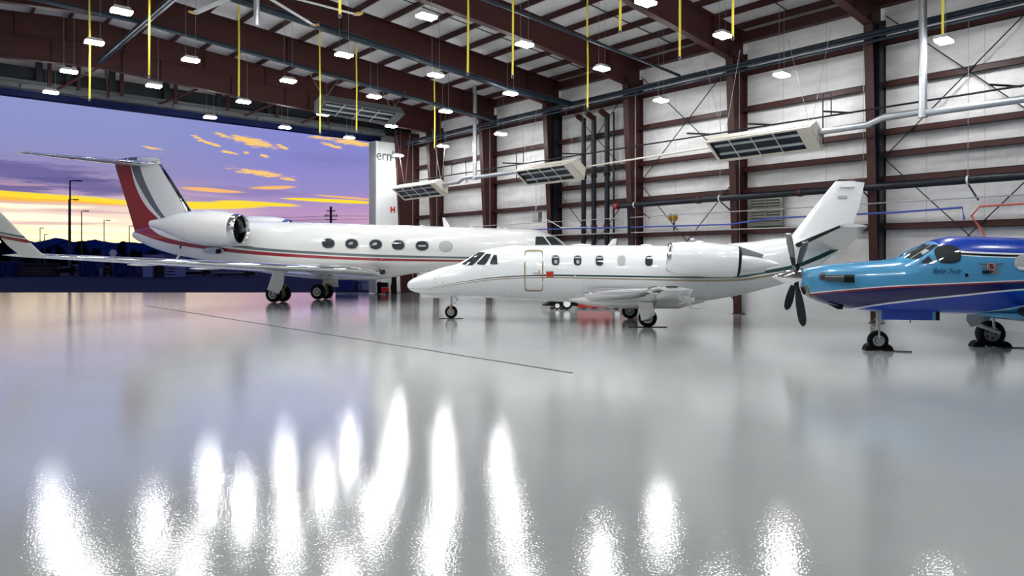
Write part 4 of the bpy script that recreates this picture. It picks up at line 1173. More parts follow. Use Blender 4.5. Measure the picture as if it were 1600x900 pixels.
# windows
o = p.patch('windshield', rounded(dens([(1402, 401.5), (1421, 391.8), (1444, 382.5), (1467, 382), (1434, 405)], 3), 1), 'dark_glass', .015, 5)
p.ribbon('windshield_post', [(1424, 403), (1456, 382)], 1., 'grey_metal', .03, o)
p.patch('glare_panel', [(1438, 394), (1446, 389), (1452, 391), (1442, 398)], 'shade', .02, 2, o)
o = p.patch('cockpit_side_window', rounded([(1459, 390), (1468, 384), (1487, 382.5), (1499, 389), (1502, 399), (1498, 410), (1470, 411), (1463, 403)], 2), 'dark_glass', .015)
p.ring('window_frame', rounded([(1459, 390), (1468, 384), (1487, 382.5), (1499, 389), (1502, 399), (1498, 410), (1470, 411), (1463, 403)], 2), 'black', 1., .02, o)
o = p.patch('quarter_window', dens([(1438, 411), (1451, 400), (1459, 411.5)], 4), 'dark_glass', .015)
lbm = mat('light blue paint', LB, .2, coat=.9); M['lb'] = lbm
p.ribbon('window_frame', [(1434, 411), (1451, 397.5), (1462, 412)], 2.4, 'lb', .02, o)
M['bl'] = mat('deep blue paint', BL, .2, coat=.9)
o = p.patch('cabin_window', oval(1601, 410.5, 16, 12.5, 2.4), 'shade', .02)
p.patch('window_shade_gap', [(1590, 417), (1604, 417), (1604, 421), (1592, 421)], 'paint_white', .026, 2, o)
for x_ in (1660, 1720, 1780): p.patch('cabin_window', oval(x_, 410.5, 16, 12.5, 2.4), 'shade', .02)
p.patch('static_port', oval(1510.5, 430, 2.8, 3), 'black', .02, 3)
# script lettering, emblem
def surf_text(name, body, size, px, py, m, shear=0., sx=1., bold=0.):
    a_ = p.on(px - 8, py, .02); b_ = p.on(px + 8, py, .02); up_ = p.on(px, py - 5, .02); mid = p.on(px, py, .02)
    d_ = b_ - a_; rz = math.atan2(d_.y, d_.x)
    v = up_ - mid; rx = math.atan2(v.z, v.y if abs(v.y) > 1e-5 else 1e-5)
    o_ = text_obj(name, body, size, mid, (rx if rx > 0 else rx + PI, 0, rz), m, p.root, bold=bold, extrude=.006, shear=shear, sx=sx)
    return o_
surf_text('script_lettering', 'Baby Suzy', .155, 1478.5, 423, 'navy', shear=.5, sx=.85, bold=-.003)
em = p.patch('winged_emblem', oval(1548.7, 416.8, 6.7, 6.7), 'shade', .02, 3)
p.ring('emblem_ring', oval(1548.7, 416.8, 4.6, 4.6), 'red', 1.5, .03, em)
o = surf_text('emblem_letter', 'S', .12, 1549, 416.6, 'black', bold=.006); o.parent = em
for sgn in (-1, 1):
    for k_, (a0, a1, b0, b1) in enumerate(((7, 412.5, 20, 411.8), (7, 414.8, 17, 414.5), (7, 417.5, 13.5, 418.5))):
        p.ribbon('emblem_wing', [(1548.7 + sgn * a0, a1 + 1), (1548.7 + sgn * b0, b1)], 1.5, 'text_dark' if k_ == 0 else 'text_grey', .03, em)
surf_text('emblem_lettering', 'SERV', .085, 1543, 425.5, 'black', bold=.004)
surf_text('emblem_lettering', 'AIR', .085, 1554, 425.5, 'gold', bold=.003)
# nose gear, doors
q = p.G(1371.5, 547)
wheel(p.root, q, .215, .15, 'light_metal')
zb = p.P(1372, 487).z
lg = MB().tube([(q.x, q.y, .45), (q.x, q.y, zb + .1)], .04, 10).tube([(q.x, q.y - .1, .215), (q.x, q.y - .1, .5), (q.x, q.y + .1, .5), (q.x, q.y + .1, .215)], .02, 8).build('nose_gear_leg', 'light_metal', p.root, True)
MB().tube([(q.x - .03, q.y - .05, .45), (q.x - .18, q.y - .05, .58), (q.x - .03, q.y - .05, .72)], .018, 8).build('torque_link', 'light_metal', lg, True)
MB().lathe((q.x, q.y - .13, .215), (0, 1, 0), [(0, 0), (0, .06), (.03, .07), (.04, 0)], 16).build('hub_cap', 'grey_metal', lg, True)
MB().tube([(q.x + .05, q.y, .6), (q.x + .35, q.y, zb)], .02, 8).build('drag_brace', 'light_metal', lg, True)
a_, b_ = p.P(1377, 486, -.3), p.P(1468, 489, -.3)
zt, z0 = a_.z + .03, p.P(1420, 500, -.3).z
o = MB().box((a_.x, -.31, z0), (b_.x - .14, -.28, zt)).build('nose_gear_door', 'bl', p.root)
MB().box((b_.x - .14, -.312, z0), (b_.x - .08, -.278, zt)).build('door_stripe', 'lb', o)
MB().box((b_.x - .08, -.312, z0), (b_.x, -.278, zt)).build('door_edge', 'black', o)
MB().tube([((a_.x + b_.x) / 2, -.3, z0), ((a_.x + b_.x) / 2, -.3, z0 - .06)], .012, 6).build('door_pin', 'black', o)
MB().prism([(p.P(1288, 475).x, -.3, p.P(1288, 475).z + .02), (p.P(1312, 479).x, -.3, p.P(1312, 479).z + .02), (p.P(1311, 482).x, -.3, p.P(1311, 482).z), (p.P(1303, 481).x, -.3, p.P(1303, 481).z - .01)], (0, .05, 0)).build('oil_cooler_flap', 'black', p.root)
# main gear (far one is the one in view) and near one
q = p.G(1547, 541.5)
for k_, (qq, s_) in enumerate(((q, 1), (Vector((q.x + .2, -2.3, 0)), -1))):
    R_ = .3
    wheel(p.root, qq, R_, .24, 'grey_metal', holes=5)
    zt = 1.0
    lg = MB().tube([(qq.x - .5, qq.y - .2 * s_, zt), (qq.x - .45, qq.y - .22 * s_, .66)], .06, 10).build('landing_gear_leg', 'gear_paint', p.root, True)
    MB().tube([(qq.x - .45, qq.y - .2 * s_, .6), (qq.x - .3, qq.y - .2 * s_, .5), (qq.x + .12, qq.y - .18 * s_, .33)], [.05, .045, .04], 10).build('trailing_link', 'light_metal', lg, True)
    MB().tube([(qq.x - .05, qq.y - .2 * s_, 1.0), (qq.x + .0, qq.y - .2 * s_, .42)], .03, 8).build('damper', 'light_metal', lg, True)
    MB().prism([(qq.x - .56 + u_, qq.y - .3 * s_, z_) for u_, z_ in ((-.02, .95), (.25, .95), (.32, .62), (.12, .48), (.04, .46), (-.06, .62))], (0, .03, 0)).build('gear_door', 'gear_paint', lg)
    MB().prism([(qq.x - .3 + u_, qq.y + .05, z_) for u_, z_ in ((-.0, 1.0), (.6, 1.0), (.3, .6), (.05, .58))], (0, .04, 0)).build('wheel_bay_panel', 'grey_metal', lg)
# wings
for sd in (-1, 1):
    le0 = p.P(1592, 487, -.78); zr = le0.z
    rings = [(Vector((le0.x, .75 * sd, zr)), Vector((le0.x + 2.2, .75 * sd, zr)), .3), (Vector((le0.x + .1, 3.0 * sd, zr + .22)), Vector((le0.x + 2.0, 3.0 * sd, zr + .2)), .24), (Vector((le0.x + .45, 8.1 * sd, zr + .75)), Vector((le0.x + 1.4, 8.1 * sd, zr + .73)), .12)]
    if sd > 0: rings[2] = (Vector((le0.x + .3, 5.2, zr + .45)), Vector((le0.x + 1.7, 5.2, zr + .44)), .18)
    o = wing('wing', rings, 'lb', p.root, (0, 0, 1), chrome=False)
    MB().loft([foil(a_ + (a_ - b_) * .008, b_, th, (0, 0, 1), 8, 0, .06, 1.1) for a_, b_, th in rings], cap=False, closed=False).build('deice_boot', 'black', o, True)
# belly wing fairing
MB().loft([[(u_, w_ * math.cos(a2), z_ + h_ * math.sin(a2)) for a2 in [2 * PI * k_ / 24 for k_ in range(24)]] for u_, w_, z_, h_ in
           [(p.P(1500, 490).x, .2, .88, .03), (p.P(1540, 492).x, .6, .84, .08), (p.P(1600, 495).x, .85, .8, .13), (p.P(1800, 495).x, .85, .8, .16), (p.P(1950, 495).x, .3, .85, .05)]]).build('belly_fairing', 'lb', p.root, True)
# tail (outside the frame)
uT = p.us[-1]
MB().loft([foil((uT - 2.6, 0, 2.3), (uT - .1, 0, 2.35), .3, (0, 1, 0)), foil((uT - 1.2, 0, 3.7), (uT - .1, 0, 3.7), .16, (0, 1, 0))]).build('vertical_fin', 'bl', p.root, True)
for sd in (-1, 1):
    MB().loft([foil((uT - 1.3, 0, 3.72), (uT - .1, 0, 3.72), .16, (0, 0, 1)), foil((uT - .9, 1.7 * sd, 3.72), (uT - .2, 1.7 * sd, 3.72), .08, (0, 0, 1))]).build('horizontal_stabilizer', 'bl', p.root, True)


# wheel chocks and ropes
def chock(label, w_xy, R_, rope):
    t = thing('wheel_chock', label, 'chock', (w_xy.x, w_xy.y, 0), math.radians(HEADING - yaw), 'black rubber wheel chocks')
    for s_ in (-1, 1):
        MB().prism([(s_ * R_ * .45, -.14, 0), (s_ * R_ * 1.35, -.14, 0), (s_ * R_ * 1.2, -.14, .09), (s_ * R_ * .92, -.14, .14)], (0, .28, 0)).build('wedge', 'rubber', t)
    MB().tube([(R_ * .7, -.16, .012), (R_ * 1.6, -.2, .012), (rope, -.25, .012)], .012, 6).build('rope', 'black', t)
    return t


def local_to_world(cr, v):
    a_ = math.radians(HEADING) - math.asin(cr.s)
    x0, y0 = plan(cr.X0, cr.Z0)
    return Vector((x0 + v.x * math.cos(a_) - v.y * math.sin(a_), y0 + v.x * math.sin(a_) + v.y * math.cos(a_), 0))


chock('black rubber chock pair at the turboprop nose wheel', local_to_world(p, p.G(1371.5, 547)), .215, .6)
chock('black rubber chock pair at the turboprop main wheel', local_to_world(p, p.G(1547, 541.5)), .3, .72)
MBc = MB().box((-.55, -.1, 0), (.55, .1, .012))
t = tag(MBc.build('chock_strip', 'black'), 'thin black chock strip under the light jet main wheel', 'chock'); t.location = local_to_world(c, c.G(1012, 511.3)); t.rotation_euler.z = math.radians(HEADING)
t = tag(MB().box((-.4, -.06, 0), (.4, .06, .012)).build('chock_strip', 'black'), 'thin black chock strip under the light jet nose wheel', 'chock'); t.location = local_to_world(c, c.G(705, 497.8)); t.rotation_euler.z = math.radians(HEADING)

# ------------------------------------------------------------------ red tug behind the middle jet
gx, gy = plan((884 - 800) / F * 28.2, 28.2)
t = thing('aircraft_tug', 'low red aircraft tug with white wheels, half hidden behind the light jet', 'tug', (gx, gy, 0), math.radians(HEADING))
MB().box((.45, -.55, .07), (2.35, .75, .42)).prism([(.45, -.5, .42), (2.0, -.5, .42), (1.4, -.5, .55), (.5, -.5, .6)], (0, 1.2, 0)).build('body', 'dull_red', t)
MB().prism([(-.95, -.4, .14), (.5, -.4, .12), (.5, -.4, .5), (-.5, -.4, .45), (-.75, -.4, .22)], (0, .9, 0)).build('cradle', 'black', t)
for x_, r_ in ((-.38, .15), (0.0, .24), (2.0, .2)):
    w_ = MB().lathe((x_, -.6, max(r_, .01)), (0, 1, 0), [(0, r_ * .55), (0, r_ * .95), (.04, r_), (.16, r_), (.2, r_ * .9)], 24).build('wheel', 'rubber', t, True)
    MB().lathe((x_, -.62, r_), (0, 1, 0), [(0, 0), (0, r_ * .22), (.02, r_ * .25), (.0, r_ * .6), (.06, r_ * .62)], 20).build('rim', 'paint_white', w_, True)
MB().tube([(-.3, 0, .5), (-.1, 0, .56), (.2, 0, .5)], .03, 6).build('strap_bar', 'grey_metal', t)

# items by the door jamb
gx, gy = plan((598 - 800) / F * 39.9, 39.9)
t = thing('air_compressor', 'red and black air compressor on the floor beside the white door leaf', 'compressor', (gx, gy, 0), math.radians(HEADING))
MB().box((-.05, -.2, .06), (.34, .2, .38)).build('tank', 'red', t)
MB().lathe((-.2, 0, .3), (0, 0, 1), [(-.26, 0), (-.26, .12), (.38, .12), (.42, 0)], 14).build('cylinder', 'black', t, True)
MB().box((-.3, -.18, .4), (.3, .18, .66)).build('motor', 'black', t)
MB().tube([(-.25, -.1, .6), (-.28, -.1, .9), (-.22, -.1, 1.15)], .02, 6).build('hose', 'light_metal', t)
for s_ in (-.2, .28): MB().lathe((s_, -.24, .07), (0, 1, 0), [(0, 0), (0, .07), (.05, .07), (.05, 0)], 12).build('wheel', 'rubber', t)
gx, gy = plan((615.5 - 800) / F * 40.2, 40.2)
t = tag(MB().prism([(-.15, 0, 0), (.15, 0, 0), (.13, 0, .5), (.12, 0, .9), (.22, 0, 1.25), (-.16, 0, 1.22), (-.14, 0, .7), (-.2, 0, .35)], (0, .2, 0)).build('hanging_cover', 'black'), 'black cloth cover hanging against the white wall beside the compressor', 'cover'); t.location = (gx, gy, 0); t.rotation_euler.z = math.radians(HEADING)
# coiled hose reel & box details seen above the jet nose
p_ = W(658, 431, 41.2)
t = tag(MB().box((-.25, 0, -.12), (.2, .08, .12)).build('notice_board', 'shade'), 'small framed notice on the white wall above the jet nose', 'notice'); t.location = p_; t.rotation_euler.z = math.radians(HEADING)
p_ = wall_y(1055, 22.5)
t = thing('hose_reel', 'small ochre hose reel on the wall between the engine and fire main', 'reel', (22.5, wall_y(1053, 22.5), 3.0))
MB().tube([(0, 0, 0), (0, 0, .75)], .03, 6).build('bracket', 'steel_dark', t)
MB().lathe((-.02, -.1, .62), (0, 1, 0), [(0, .05), (0, .15), (.04, .15), (.05, .06), (.2, .06), (.21, .15), (.26, .15), (.26, .05)], 18).build('drum', 'ochre', t)

# ================================================================== OUTSIDE
def outside_box(name, label, cat, px0, px1, y_top, y_base, m, group=None, depth=2.2, build=None):
    Z = EYE * F / (y_base - HORIZON)
    w = (px1 - px0) / F * Z; h = (y_base - y_top) / F * Z
    x, y = plan(((px0 + px1) / 2 - 800) / F * Z, Z)
    t = thing(name, label, cat, (x, y, -.04), math.radians(HEADING), group)
    return t, w, h


def dumpster(label, px0, px1, y_top, y_base, m):
    t, w, h = outside_box('dumpster', label, 'dumpster', px0, px1, y_top, y_base, m, 'blue dumpsters on the dusk apron')
    MB().prism([(-w / 2, 0, .1), (w / 2, 0, .1), (w / 2, 0, h * .8), (w / 2, 1.2, h), (-w / 2, 1.2, h), (-w / 2, 0, h * .8)][:3] + [(w / 2, 0, h * .9), (-w / 2, 0, h * .9)][:2], (0, 1.8, 0)).build('bin', m, t)
    MB().box((-w / 2 - .04, -.04, h * .9), (w / 2 + .04, 1.84, h)).build('lid', 'navy', t)
    r = MB()
    for k_ in range(4): r.box((-w / 2 + w * (k_ + .5) / 4 - .04, -.06, .1), (-w / 2 + w * (k_ + .5) / 4 + .04, 0, h * .88))
    r.build('rib', 'navy', t)
    for s_ in (-1, 1): MB().box((s_ * w * .4 - .1, .1, 0), (s_ * w * .4 + .1, 1.7, .1)).build('skid', 'black', t)


dumpster('blue dumpster at the left edge under the winglet', -12, 20, 408, 431.5, 'blue')
dumpster('blue dumpster left of the small pale bin', 122, 149, 408, 431, 'blue')
dumpster('blue dumpster right of the small pale bin', 177, 212, 409, 432, 'blue')
t, w, h = outside_box('container', 'dark blue container outside, seen under the big jet', 'container', 524, 551, 434, 455.3, 'blue')
MB().box((-w / 2, 0, .08), (w / 2, 1.5, h)).build('box', 'blue', t); MB().box((-w / 2 - .03, -.03, h), (w / 2 + .03, 1.53, h + .04)).build('lid', 'grey_blue', t)
for k_, (a0, a1) in enumerate(((553, 562), (565, 574))):
    t, w, h = outside_box('pale_bin', 'pale grey bin outside beside the corrugated door edge, %s of two' % ('left' if k_ == 0 else 'right'), 'bin', a0, a1, 438, 453.5, '', 'pale bins outside the doorway')
    MB().box((-w / 2, 0, .05), (w / 2, .6, h)).build('body', 'grey_blue', t); MB().box((-w / 2, -.02, h * .8), (w / 2, -.001, h * .86)).build('strap', 'navy', t)
    for s_ in (-1, 1): MB().lathe((s_ * w * .35, .1, .06), (0, 1, 0), [(0, 0), (0, .06), (.05, .06), (.05, 0)], 10).build('wheel', 'black', t)
t, w, h = outside_box('small_bin', 'small pale wheeled bin between two blue dumpsters', 'bin', 151, 161, 418, 430.8, '')
MB().loft([[(-w * .4, 0, .05), (w * .4, 0, .05), (w * .4, .8, .05), (-w * .4, .8, .05)], [(-w / 2, -.05, h * .9), (w / 2, -.05, h * .9), (w / 2, .9, h * .9), (-w / 2, .9, h * .9)]]).build('body', 'grey_blue', t)
MB().box((-w / 2, -.08, h * .9), (w / 2, .92, h)).build('lid', 'grey_blue', t)
t, w, h = outside_box('storage_shed', 'pale open shed frame with dark opening beyond the wing', 'shed', 223, 274, 397, 432.5, '')
MB().box((-w / 2, 0, 0), (-w / 2 + w * .3, 2.5, h)).box((w * .17, 0, 0), (w / 2, 2.5, h)).box((-w / 2, 0, h * .85), (w / 2, 2.5, h)).build('walls', 'grey_blue', t)
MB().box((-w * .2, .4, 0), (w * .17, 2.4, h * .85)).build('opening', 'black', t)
r = MB()
for k_ in range(6): r.box((w * .2, -.05, h * (.1 + k_ * .13)), (w * .48, 0, h * (.14 + k_ * .13)))
r.build('rib', 'navy', t)
t, w, h = outside_box('timber_stack', 'brown stack of pallets and timber outside under the wing', 'stack', 28, 80, 410, 431.5, '')
for k_ in range(5): MB().box((-w / 2 + .1 * (k_ % 3), 0, h * k_ / 5 + .02), (w / 2 - .15 * (k_ % 2), 1.6, h * (k_ + 1) / 5 - .05)).build('layer', 'brown', t)
for k_, (a0, a1, yt_, yb_, lb) in enumerate(((84, 120, 413, 430.5, 'dark machine between the timber stack and a dumpster'), (162, 176, 411, 430.8, 'dark machine right of the small pale bin'), (215, 222, 414, 431.5, 'dark bin touching the shed'), (277, 330, 420, 431, 'low dark trailer right of the shed'), (333, 400, 423, 432, 'low dark trailer below the engine'))):
    t, w, h = outside_box('parked_equipment', lb, 'equipment', a0, a1, yt_, yb_, '', 'dark equipment parked outside')
    MB().box((-w / 2, 0, h * .25), (w * .2, 1.5, h * .7)).prism([(w * .2, 0, h * .25), (w / 2, 0, h * .25), (w * .45, 0, h * .9), (w * .25, 0, h)], (0, 1.4, 0)).build('body', 'black', t)
    for s_ in (-.35, .3): MB().lathe((w * s_, -.05, h * .16), (0, 1, 0), [(0, 0), (0, h * .16), (.2, h * .16), (.2, 0)], 14).build('wheel', 'rubber', t)
    if k_ > 2: MB().box((-w / 2, -.03, h * .6), (w * .2, 0, h * .68)).build('trim_bar', 'grey_blue', t)
t = thing('round_sign', 'pale round sign above the dumpsters', 'sign', W(176.5, 395.5, 92), math.radians(HEADING))
MB().lathe((0, 0, 0), (0, 1, 0), [(0, 0), (0, .48), (.06, .48), (.06, 0)], 28).build('disc', 'shade', t)
MB().tube([(0, .1, -2.8), (0, .1, .3)], .05, 8).build('post', 'steel_dark', t)


def lamp_post(label, px, y_top, Z, arm=1.6, r=.12, arms=1):
    b_ = W(px, HORIZON, Z); h = EYE + (HORIZON - y_top) / F * Z
    t = thing('street_lamp', label, 'street lamp', (b_.x, b_.y, -.04), math.radians(HEADING), 'tall lamp posts on the dusk apron')
    MB().tube([(0, 0, 0), (0, 0, h)], [r, r * .7], 8).build('pole', 'steel_dark', t)
    MB().tube([(0, 0, h - .05), (arm, 0, h)], r * .5, 6).build('arm', 'steel_dark', t)
    MB().box((arm - .1, -.15, h - .12), (arm + .5, .15, h + .02)).build('head', 'steel_dark', t)


lamp_post('tallest dark street lamp outside, behind the raised winglet', 109.5, 281.5, 90, 1.0, .14)
lamp_post('dark street lamp directly beside the tallest one, shorter', 107.5, 311, 96, .8, .1)
lamp_post('dark street lamp second tallest, right of the tallest pair', 127.5, 329, 110, .6, .1)
lamp_post('dark street lamp midway between the tallest one and the red fin', 162.5, 343.5, 130, .6, .1)
lamp_post('short dark street lamp just left of the red fin', 202, 352.5, 150, .6, .11)
lamp_post('short dark street lamp left of the tallest one', 62.5, 355.5, 150, .3, .1)
lamp_post('shortest dark post left of the tallest street lamp', 69.5, 366, 150, .1, .12)
b_ = W(517, HORIZON, 160); h = EYE + (HORIZON - 322.5) / F * 160
t = thing('utility_pole', 'dark wooden utility pole with crossarms above the jet fuselage', 'pole', (b_.x, b_.y, -.04), math.radians(HEADING))
MB().tube([(0, 0, 0), (0, 0, h)], .28, 8).build('pole', 'steel_dark', t)
for z_, w_ in ((h - 1.0, 1.0), (h - 2.2, 1.6), (h - 3.0, 1.3)):
    MB().box((-w_, -.1, z_ - .1), (w_, .1, z_ + .1)).build('crossarm', 'steel_dark', t)
for s_ in (-1.2, -.7, .7, 1.3): MB().tube([(s_, 0, h - 2.2), (s_, 0, h - 1.7)], .09, 6).build('insulator', 'steel_dark', t)
for k_, dz in enumerate((2.2, 3.0)):
    tag(MB().tube([(-60, 30, h - dz + 1.2), (-30, 15, h - dz - .1), (0, 0, h - dz), (20, -8, h - dz - .6), (45, -18, h - dz)], .03, 4).build('power_line', 'steel_dark', None), 'thin power line at the utility pole, %s' % ('upper' if k_ == 0 else 'lower'), 'power line')
    o = bpy.context.scene.objects[-1] if False else [x_ for x_ in bpy.data.objects if x_.name.startswith('power_line')][-1]
    o.location = (b_.x, b_.y, 0); o.rotation_euler.z = math.radians(HEADING)


def tree(label, px, y_top, Z, wpx, k_):
    b_ = W(px, HORIZON, Z); h = EYE + (HORIZON - y_top) / F * Z; w = wpx / F * Z / 2
    t = thing('dark_tree', label, 'tree', (b_.x, b_.y, -.04), 0, 'dark trees on the horizon')
    MB().tube([(0, 0, 0), (0, 0, h * .5)], w * .08 + .1, 6).build('trunk', 'brown', t)
    rnd = random.Random(k_); m = MB()
    for q in range(26):
        a_, rr, zz = rnd.random() * 6.28, rnd.random() ** .6 * w * .75, h * (.28 + .62 * rnd.random())
        s_ = w * (.22 + .22 * rnd.random()) * (1.2 - zz / h * .5)
        c0 = Vector((rr * math.cos(a_) * (1.25 - zz / h), rr * math.sin(a_) * (1.25 - zz / h), min(zz, h - s_)))
        rings = []
        for i in range(6):
            ph = PI * (i + .5) / 6
            rings.append([c0 + Vector((math.sin(ph) * math.cos(th), math.sin(ph) * math.sin(th), -math.cos(ph))) * s_ * (.8 + .4 * rnd.random()) for th in [2 * PI * j_ / 8 for j_ in range(8)]])
        m.loft(rings)
    m.build('crown', 'tree', t)


for k_, (px, yt_, wpx, lb) in enumerate(((8, 362, 34, 'black tree behind the winglet at the left edge'), (73, 384, 20, 'low dark tree left of the tallest street lamp'), (95, 383, 26, 'low dark tree at the foot of the tallest street lamp'),
                                         (128, 376, 30, 'dark tree behind the second tallest street lamp'), (150, 388, 30, 'low dark bush between two street lamps'), (192, 375, 22, 'dark pointed tree left of the red fin'),
                                         (212, 386, 26, 'low dark tree under the red fin'), (240, 391, 34, 'low dark tree beyond the tail cone'), (45, 391, 30, 'low dark bush right of the winglet'), (270, 396, 40, 'low dark bush beyond the wing'))):
    tree(lb, px, yt_, 170 + 4 * k_, wpx, k_)
# long dark hedge line beyond the apron and the mountains
Z = 210
m = MB(); rnd = random.Random(3)
for i in range(60):
    x0 = -240 + i * 7
    cx, cy = plan(x0, Z + rnd.random() * 20)
    hgt = 2.2 + 1.4 * rnd.random()
    m.loft([[(cx + r_ * math.cos(a_), cy + r_ * math.sin(a_), z_) for a_ in [k_ * PI / 4 for k_ in range(8)]] for r_, z_ in ((6, -.04), (7, hgt * .4), (5, hgt * .8), (2, hgt))])
tag(m.build('hedge_growth', 'tree'), 'long dark band of scrub beyond the apron', 'scrub', kind='stuff')
Z = 1400
def ridge(Zr, prof, name, m):
    pts = []
    v = []
    for px, y in prof:
        x, yy = plan((px - 800) / F * Zr, Zr); v.append((x, yy, EYE + (HORIZON - y) / F * Zr))
    mb = MB(); n_ = len(v)
    fx_, fy_ = FX * 160, FY * 160
    front = [(a_ - fx_, b_ - fy_, -5) for a_, b_, z_ in v]; back = [(a_ + fx_, b_ + fy_, -5) for a_, b_, z_ in v]
    mids = [(a_ - fx_ * .45 + 14 * math.sin(i * 1.7), b_ - fy_ * .45, z_ * .5 + 3 * math.sin(i * 2.1)) for i, (a_, b_, z_) in enumerate(v)]
    mb.loft([front, mids, v, back], cap=False, closed=False)
    return mb.build(name, m, None, True, 180)
prof = [(-900, 386), (-500, 382), (-250, 379), (-60, 380), (0, 381), (30, 377), (42, 375.5), (55, 379), (75, 374.5), (88, 371.5), (100, 373.5), (115, 378), (130, 377), (148, 374), (160, 377), (180, 379.5), (200, 378), (225, 380), (260, 383), (300, 385), (380, 388), (480, 386), (600, 388), (800, 386), (1200, 388)]
prof2 = [prof[0]]
for (a0, b0), (a1, b1) in zip(prof, prof[1:]):
    for q in range(1, 5): prof2.append((a0 + (a1 - a0) * q / 4, b0 + (b1 - b0) * q / 4 + (random.random() - .5) * .9 * (q < 4)))
tag(ridge(1400, prof2, 'mountain_range', 'mountain'), 'dark blue mountain ridge on the horizon under the sunset', 'mountains')

# ================================================================== SKY
wd = bpy.data.worlds.new('dusk'); bpy.context.scene.world = wd; wd.use_nodes = True
nt = wd.node_tree; N, L = nt.nodes, nt.links
bg = N['Background']


def math_(op, a, b=None, c_=None):
    n_ = N.new('ShaderNodeMath'); n_.operation = op
    for i, v in enumerate((a, b, c_)):
        if v is None: continue
        if isinstance(v, (int, float)): n_.inputs[i].default_value = v
        else: L.new(v, n_.inputs[i])
    return n_.outputs[0]


def mixc(f, a, b, blend='MIX'):
    n_ = N.new('ShaderNodeMix'); n_.data_type = 'RGBA'; n_.blend_type = blend
    if isinstance(f, (int, float)): n_.inputs[0].default_value = f
    else: L.new(f, n_.inputs[0])
    for i, v in ((6, a), (7, b)):
        if isinstance(v, tuple): n_.inputs[i].default_value = (*v, 1)
        else: L.new(v, n_.inputs[i])
    return n_.outputs[2]


def ramp(fac, els, interp_='LINEAR'):
    r_ = N.new('ShaderNodeValToRGB'); r_.color_ramp.interpolation = interp_
    e = r_.color_ramp.elements
    while len(e) < len(els): e.new(.5)
    for i, (p0, c0) in enumerate(els):
        e[i].position = p0; e[i].color = (*c0, 1) if len(c0) == 3 else c0
    L.new(fac, r_.inputs['Fac']); return r_.outputs[0]


def srgb(r_, g_, b_):
    f_ = lambda v: (v / 255 / 12.92) if v / 255 <= .04045 else ((v / 255 + .055) / 1.055) ** 2.4
    return (f_(r_), f_(g_), f_(b_))


tc = N.new('ShaderNodeTexCoord'); sp = N.new('ShaderNodeSeparateXYZ'); L.new(tc.outputs['Generated'], sp.inputs[0])
X_, Y_, Z_ = sp.outputs
right = math_('ADD', math_('MULTIPLY', X_, RX), math_('MULTIPLY', Y_, RY))
fwd = math_('ADD', math_('MULTIPLY', X_, FX), math_('MULTIPLY', Y_, FY))
az = math_('MULTIPLY', math_('ARCTAN2', right, fwd), 180 / PI)     # degrees east of the view axis
el = math_('MULTIPLY', math_('ARCSINE', Z_), 180 / PI)             # degrees above the horizon


def nz(sx, sy, det=5, rough=.55, seed=0.):
    cb = N.new('ShaderNodeCombineXYZ')
    L.new(math_('MULTIPLY', az, sx), cb.inputs[0]); L.new(math_('MULTIPLY', el, sy), cb.inputs[1]); cb.inputs[2].default_value = seed
    n_ = N.new('ShaderNodeTexNoise'); n_.inputs['Scale'].default_value = 1; n_.inputs['Detail'].default_value = det; n_.inputs['Roughness'].default_value = rough
    L.new(cb.outputs[0], n_.inputs['Vector']); return n_.outputs['Fac']


warp = math_('MULTIPLY', math_('SUBTRACT', nz(.12, .35, 3, .5, 4.), .5), 1.0)
elw = math_('ADD', el, warp)
f20 = math_('DIVIDE', elw, 20.)
left_sky = ramp(f20, [(0., (1.25, 1., .42)), (.06, (1.3, 1.15, .62)), (.10, (1.2, .98, .66)), (.15, (1.0, .8, .66)), (.2, srgb(228, 200, 196)), (.24, srgb(186, 160, 190)), (.31, srgb(150, 142, 190)), (.42, srgb(142, 148, 200)), (.55, srgb(141, 150, 204)), (1., srgb(124, 138, 196))])
right_sky = ramp(f20, [(0., (1.05, .55, .5)), (.07, (.95, .52, .55)), (.13, srgb(220, 172, 194)), (.19, srgb(188, 150, 196)), (.28, srgb(152, 142, 202)), (.4, srgb(136, 136, 206)), (.55, srgb(134, 140, 208)), (1., srgb(118, 130, 198))])
lr = N.new('ShaderNodeMapRange'); lr.inputs['From Min'].default_value = -29; lr.inputs['From Max'].default_value = -17; lr.interpolation_type = 'SMOOTHSTEP'
L.new(az, lr.inputs['Value'])
sky = mixc(lr.outputs[0], left_sky, right_sky)
edge = math_('SUBTRACT', nz(1.1, 5.5, 6, .7, 3.), .5)      # ragged cloud edges
edge2 = math_('SUBTRACT', nz(.22, 2.6, 6, .66, 8.), .5)      # long soft streaks


def cloud(px_, py_, wpx, hpx, tilt=0., soft=.5, gain=1.6, e=None):
    a0 = math.degrees(math.atan2(px_ - 800, F)); e0 = math.degrees(math.atan2(HORIZON - py_, math.hypot(F, px_ - 800)))
    k_ = 57.3 / math.hypot(F, px_ - 800)
    da = math_('DIVIDE', math_('SUBTRACT', az, a0), wpx * k_)
    de = math_('DIVIDE', math_('ADD', math_('SUBTRACT', el, e0), math_('MULTIPLY', math_('SUBTRACT', az, a0), tilt)), hpx * k_)
    d_ = math_('SQRT', math_('ADD', math_('MULTIPLY', da, da), math_('MULTIPLY', de, de)))
    v_ = math_('ADD', math_('SUBTRACT', 1., d_), math_('MULTIPLY', e or edge, gain))
    mr_ = N.new('ShaderNodeMapRange'); mr_.inputs['From Max'].default_value = soft; mr_.interpolation_type = 'SMOOTHSTEP'
    L.new(v_, mr_.inputs['Value']); return mr_.outputs[0]


def paint(mask, amount, col):
    global sky
    sky = mixc(math_('MULTIPLY', mask, amount), sky, col)


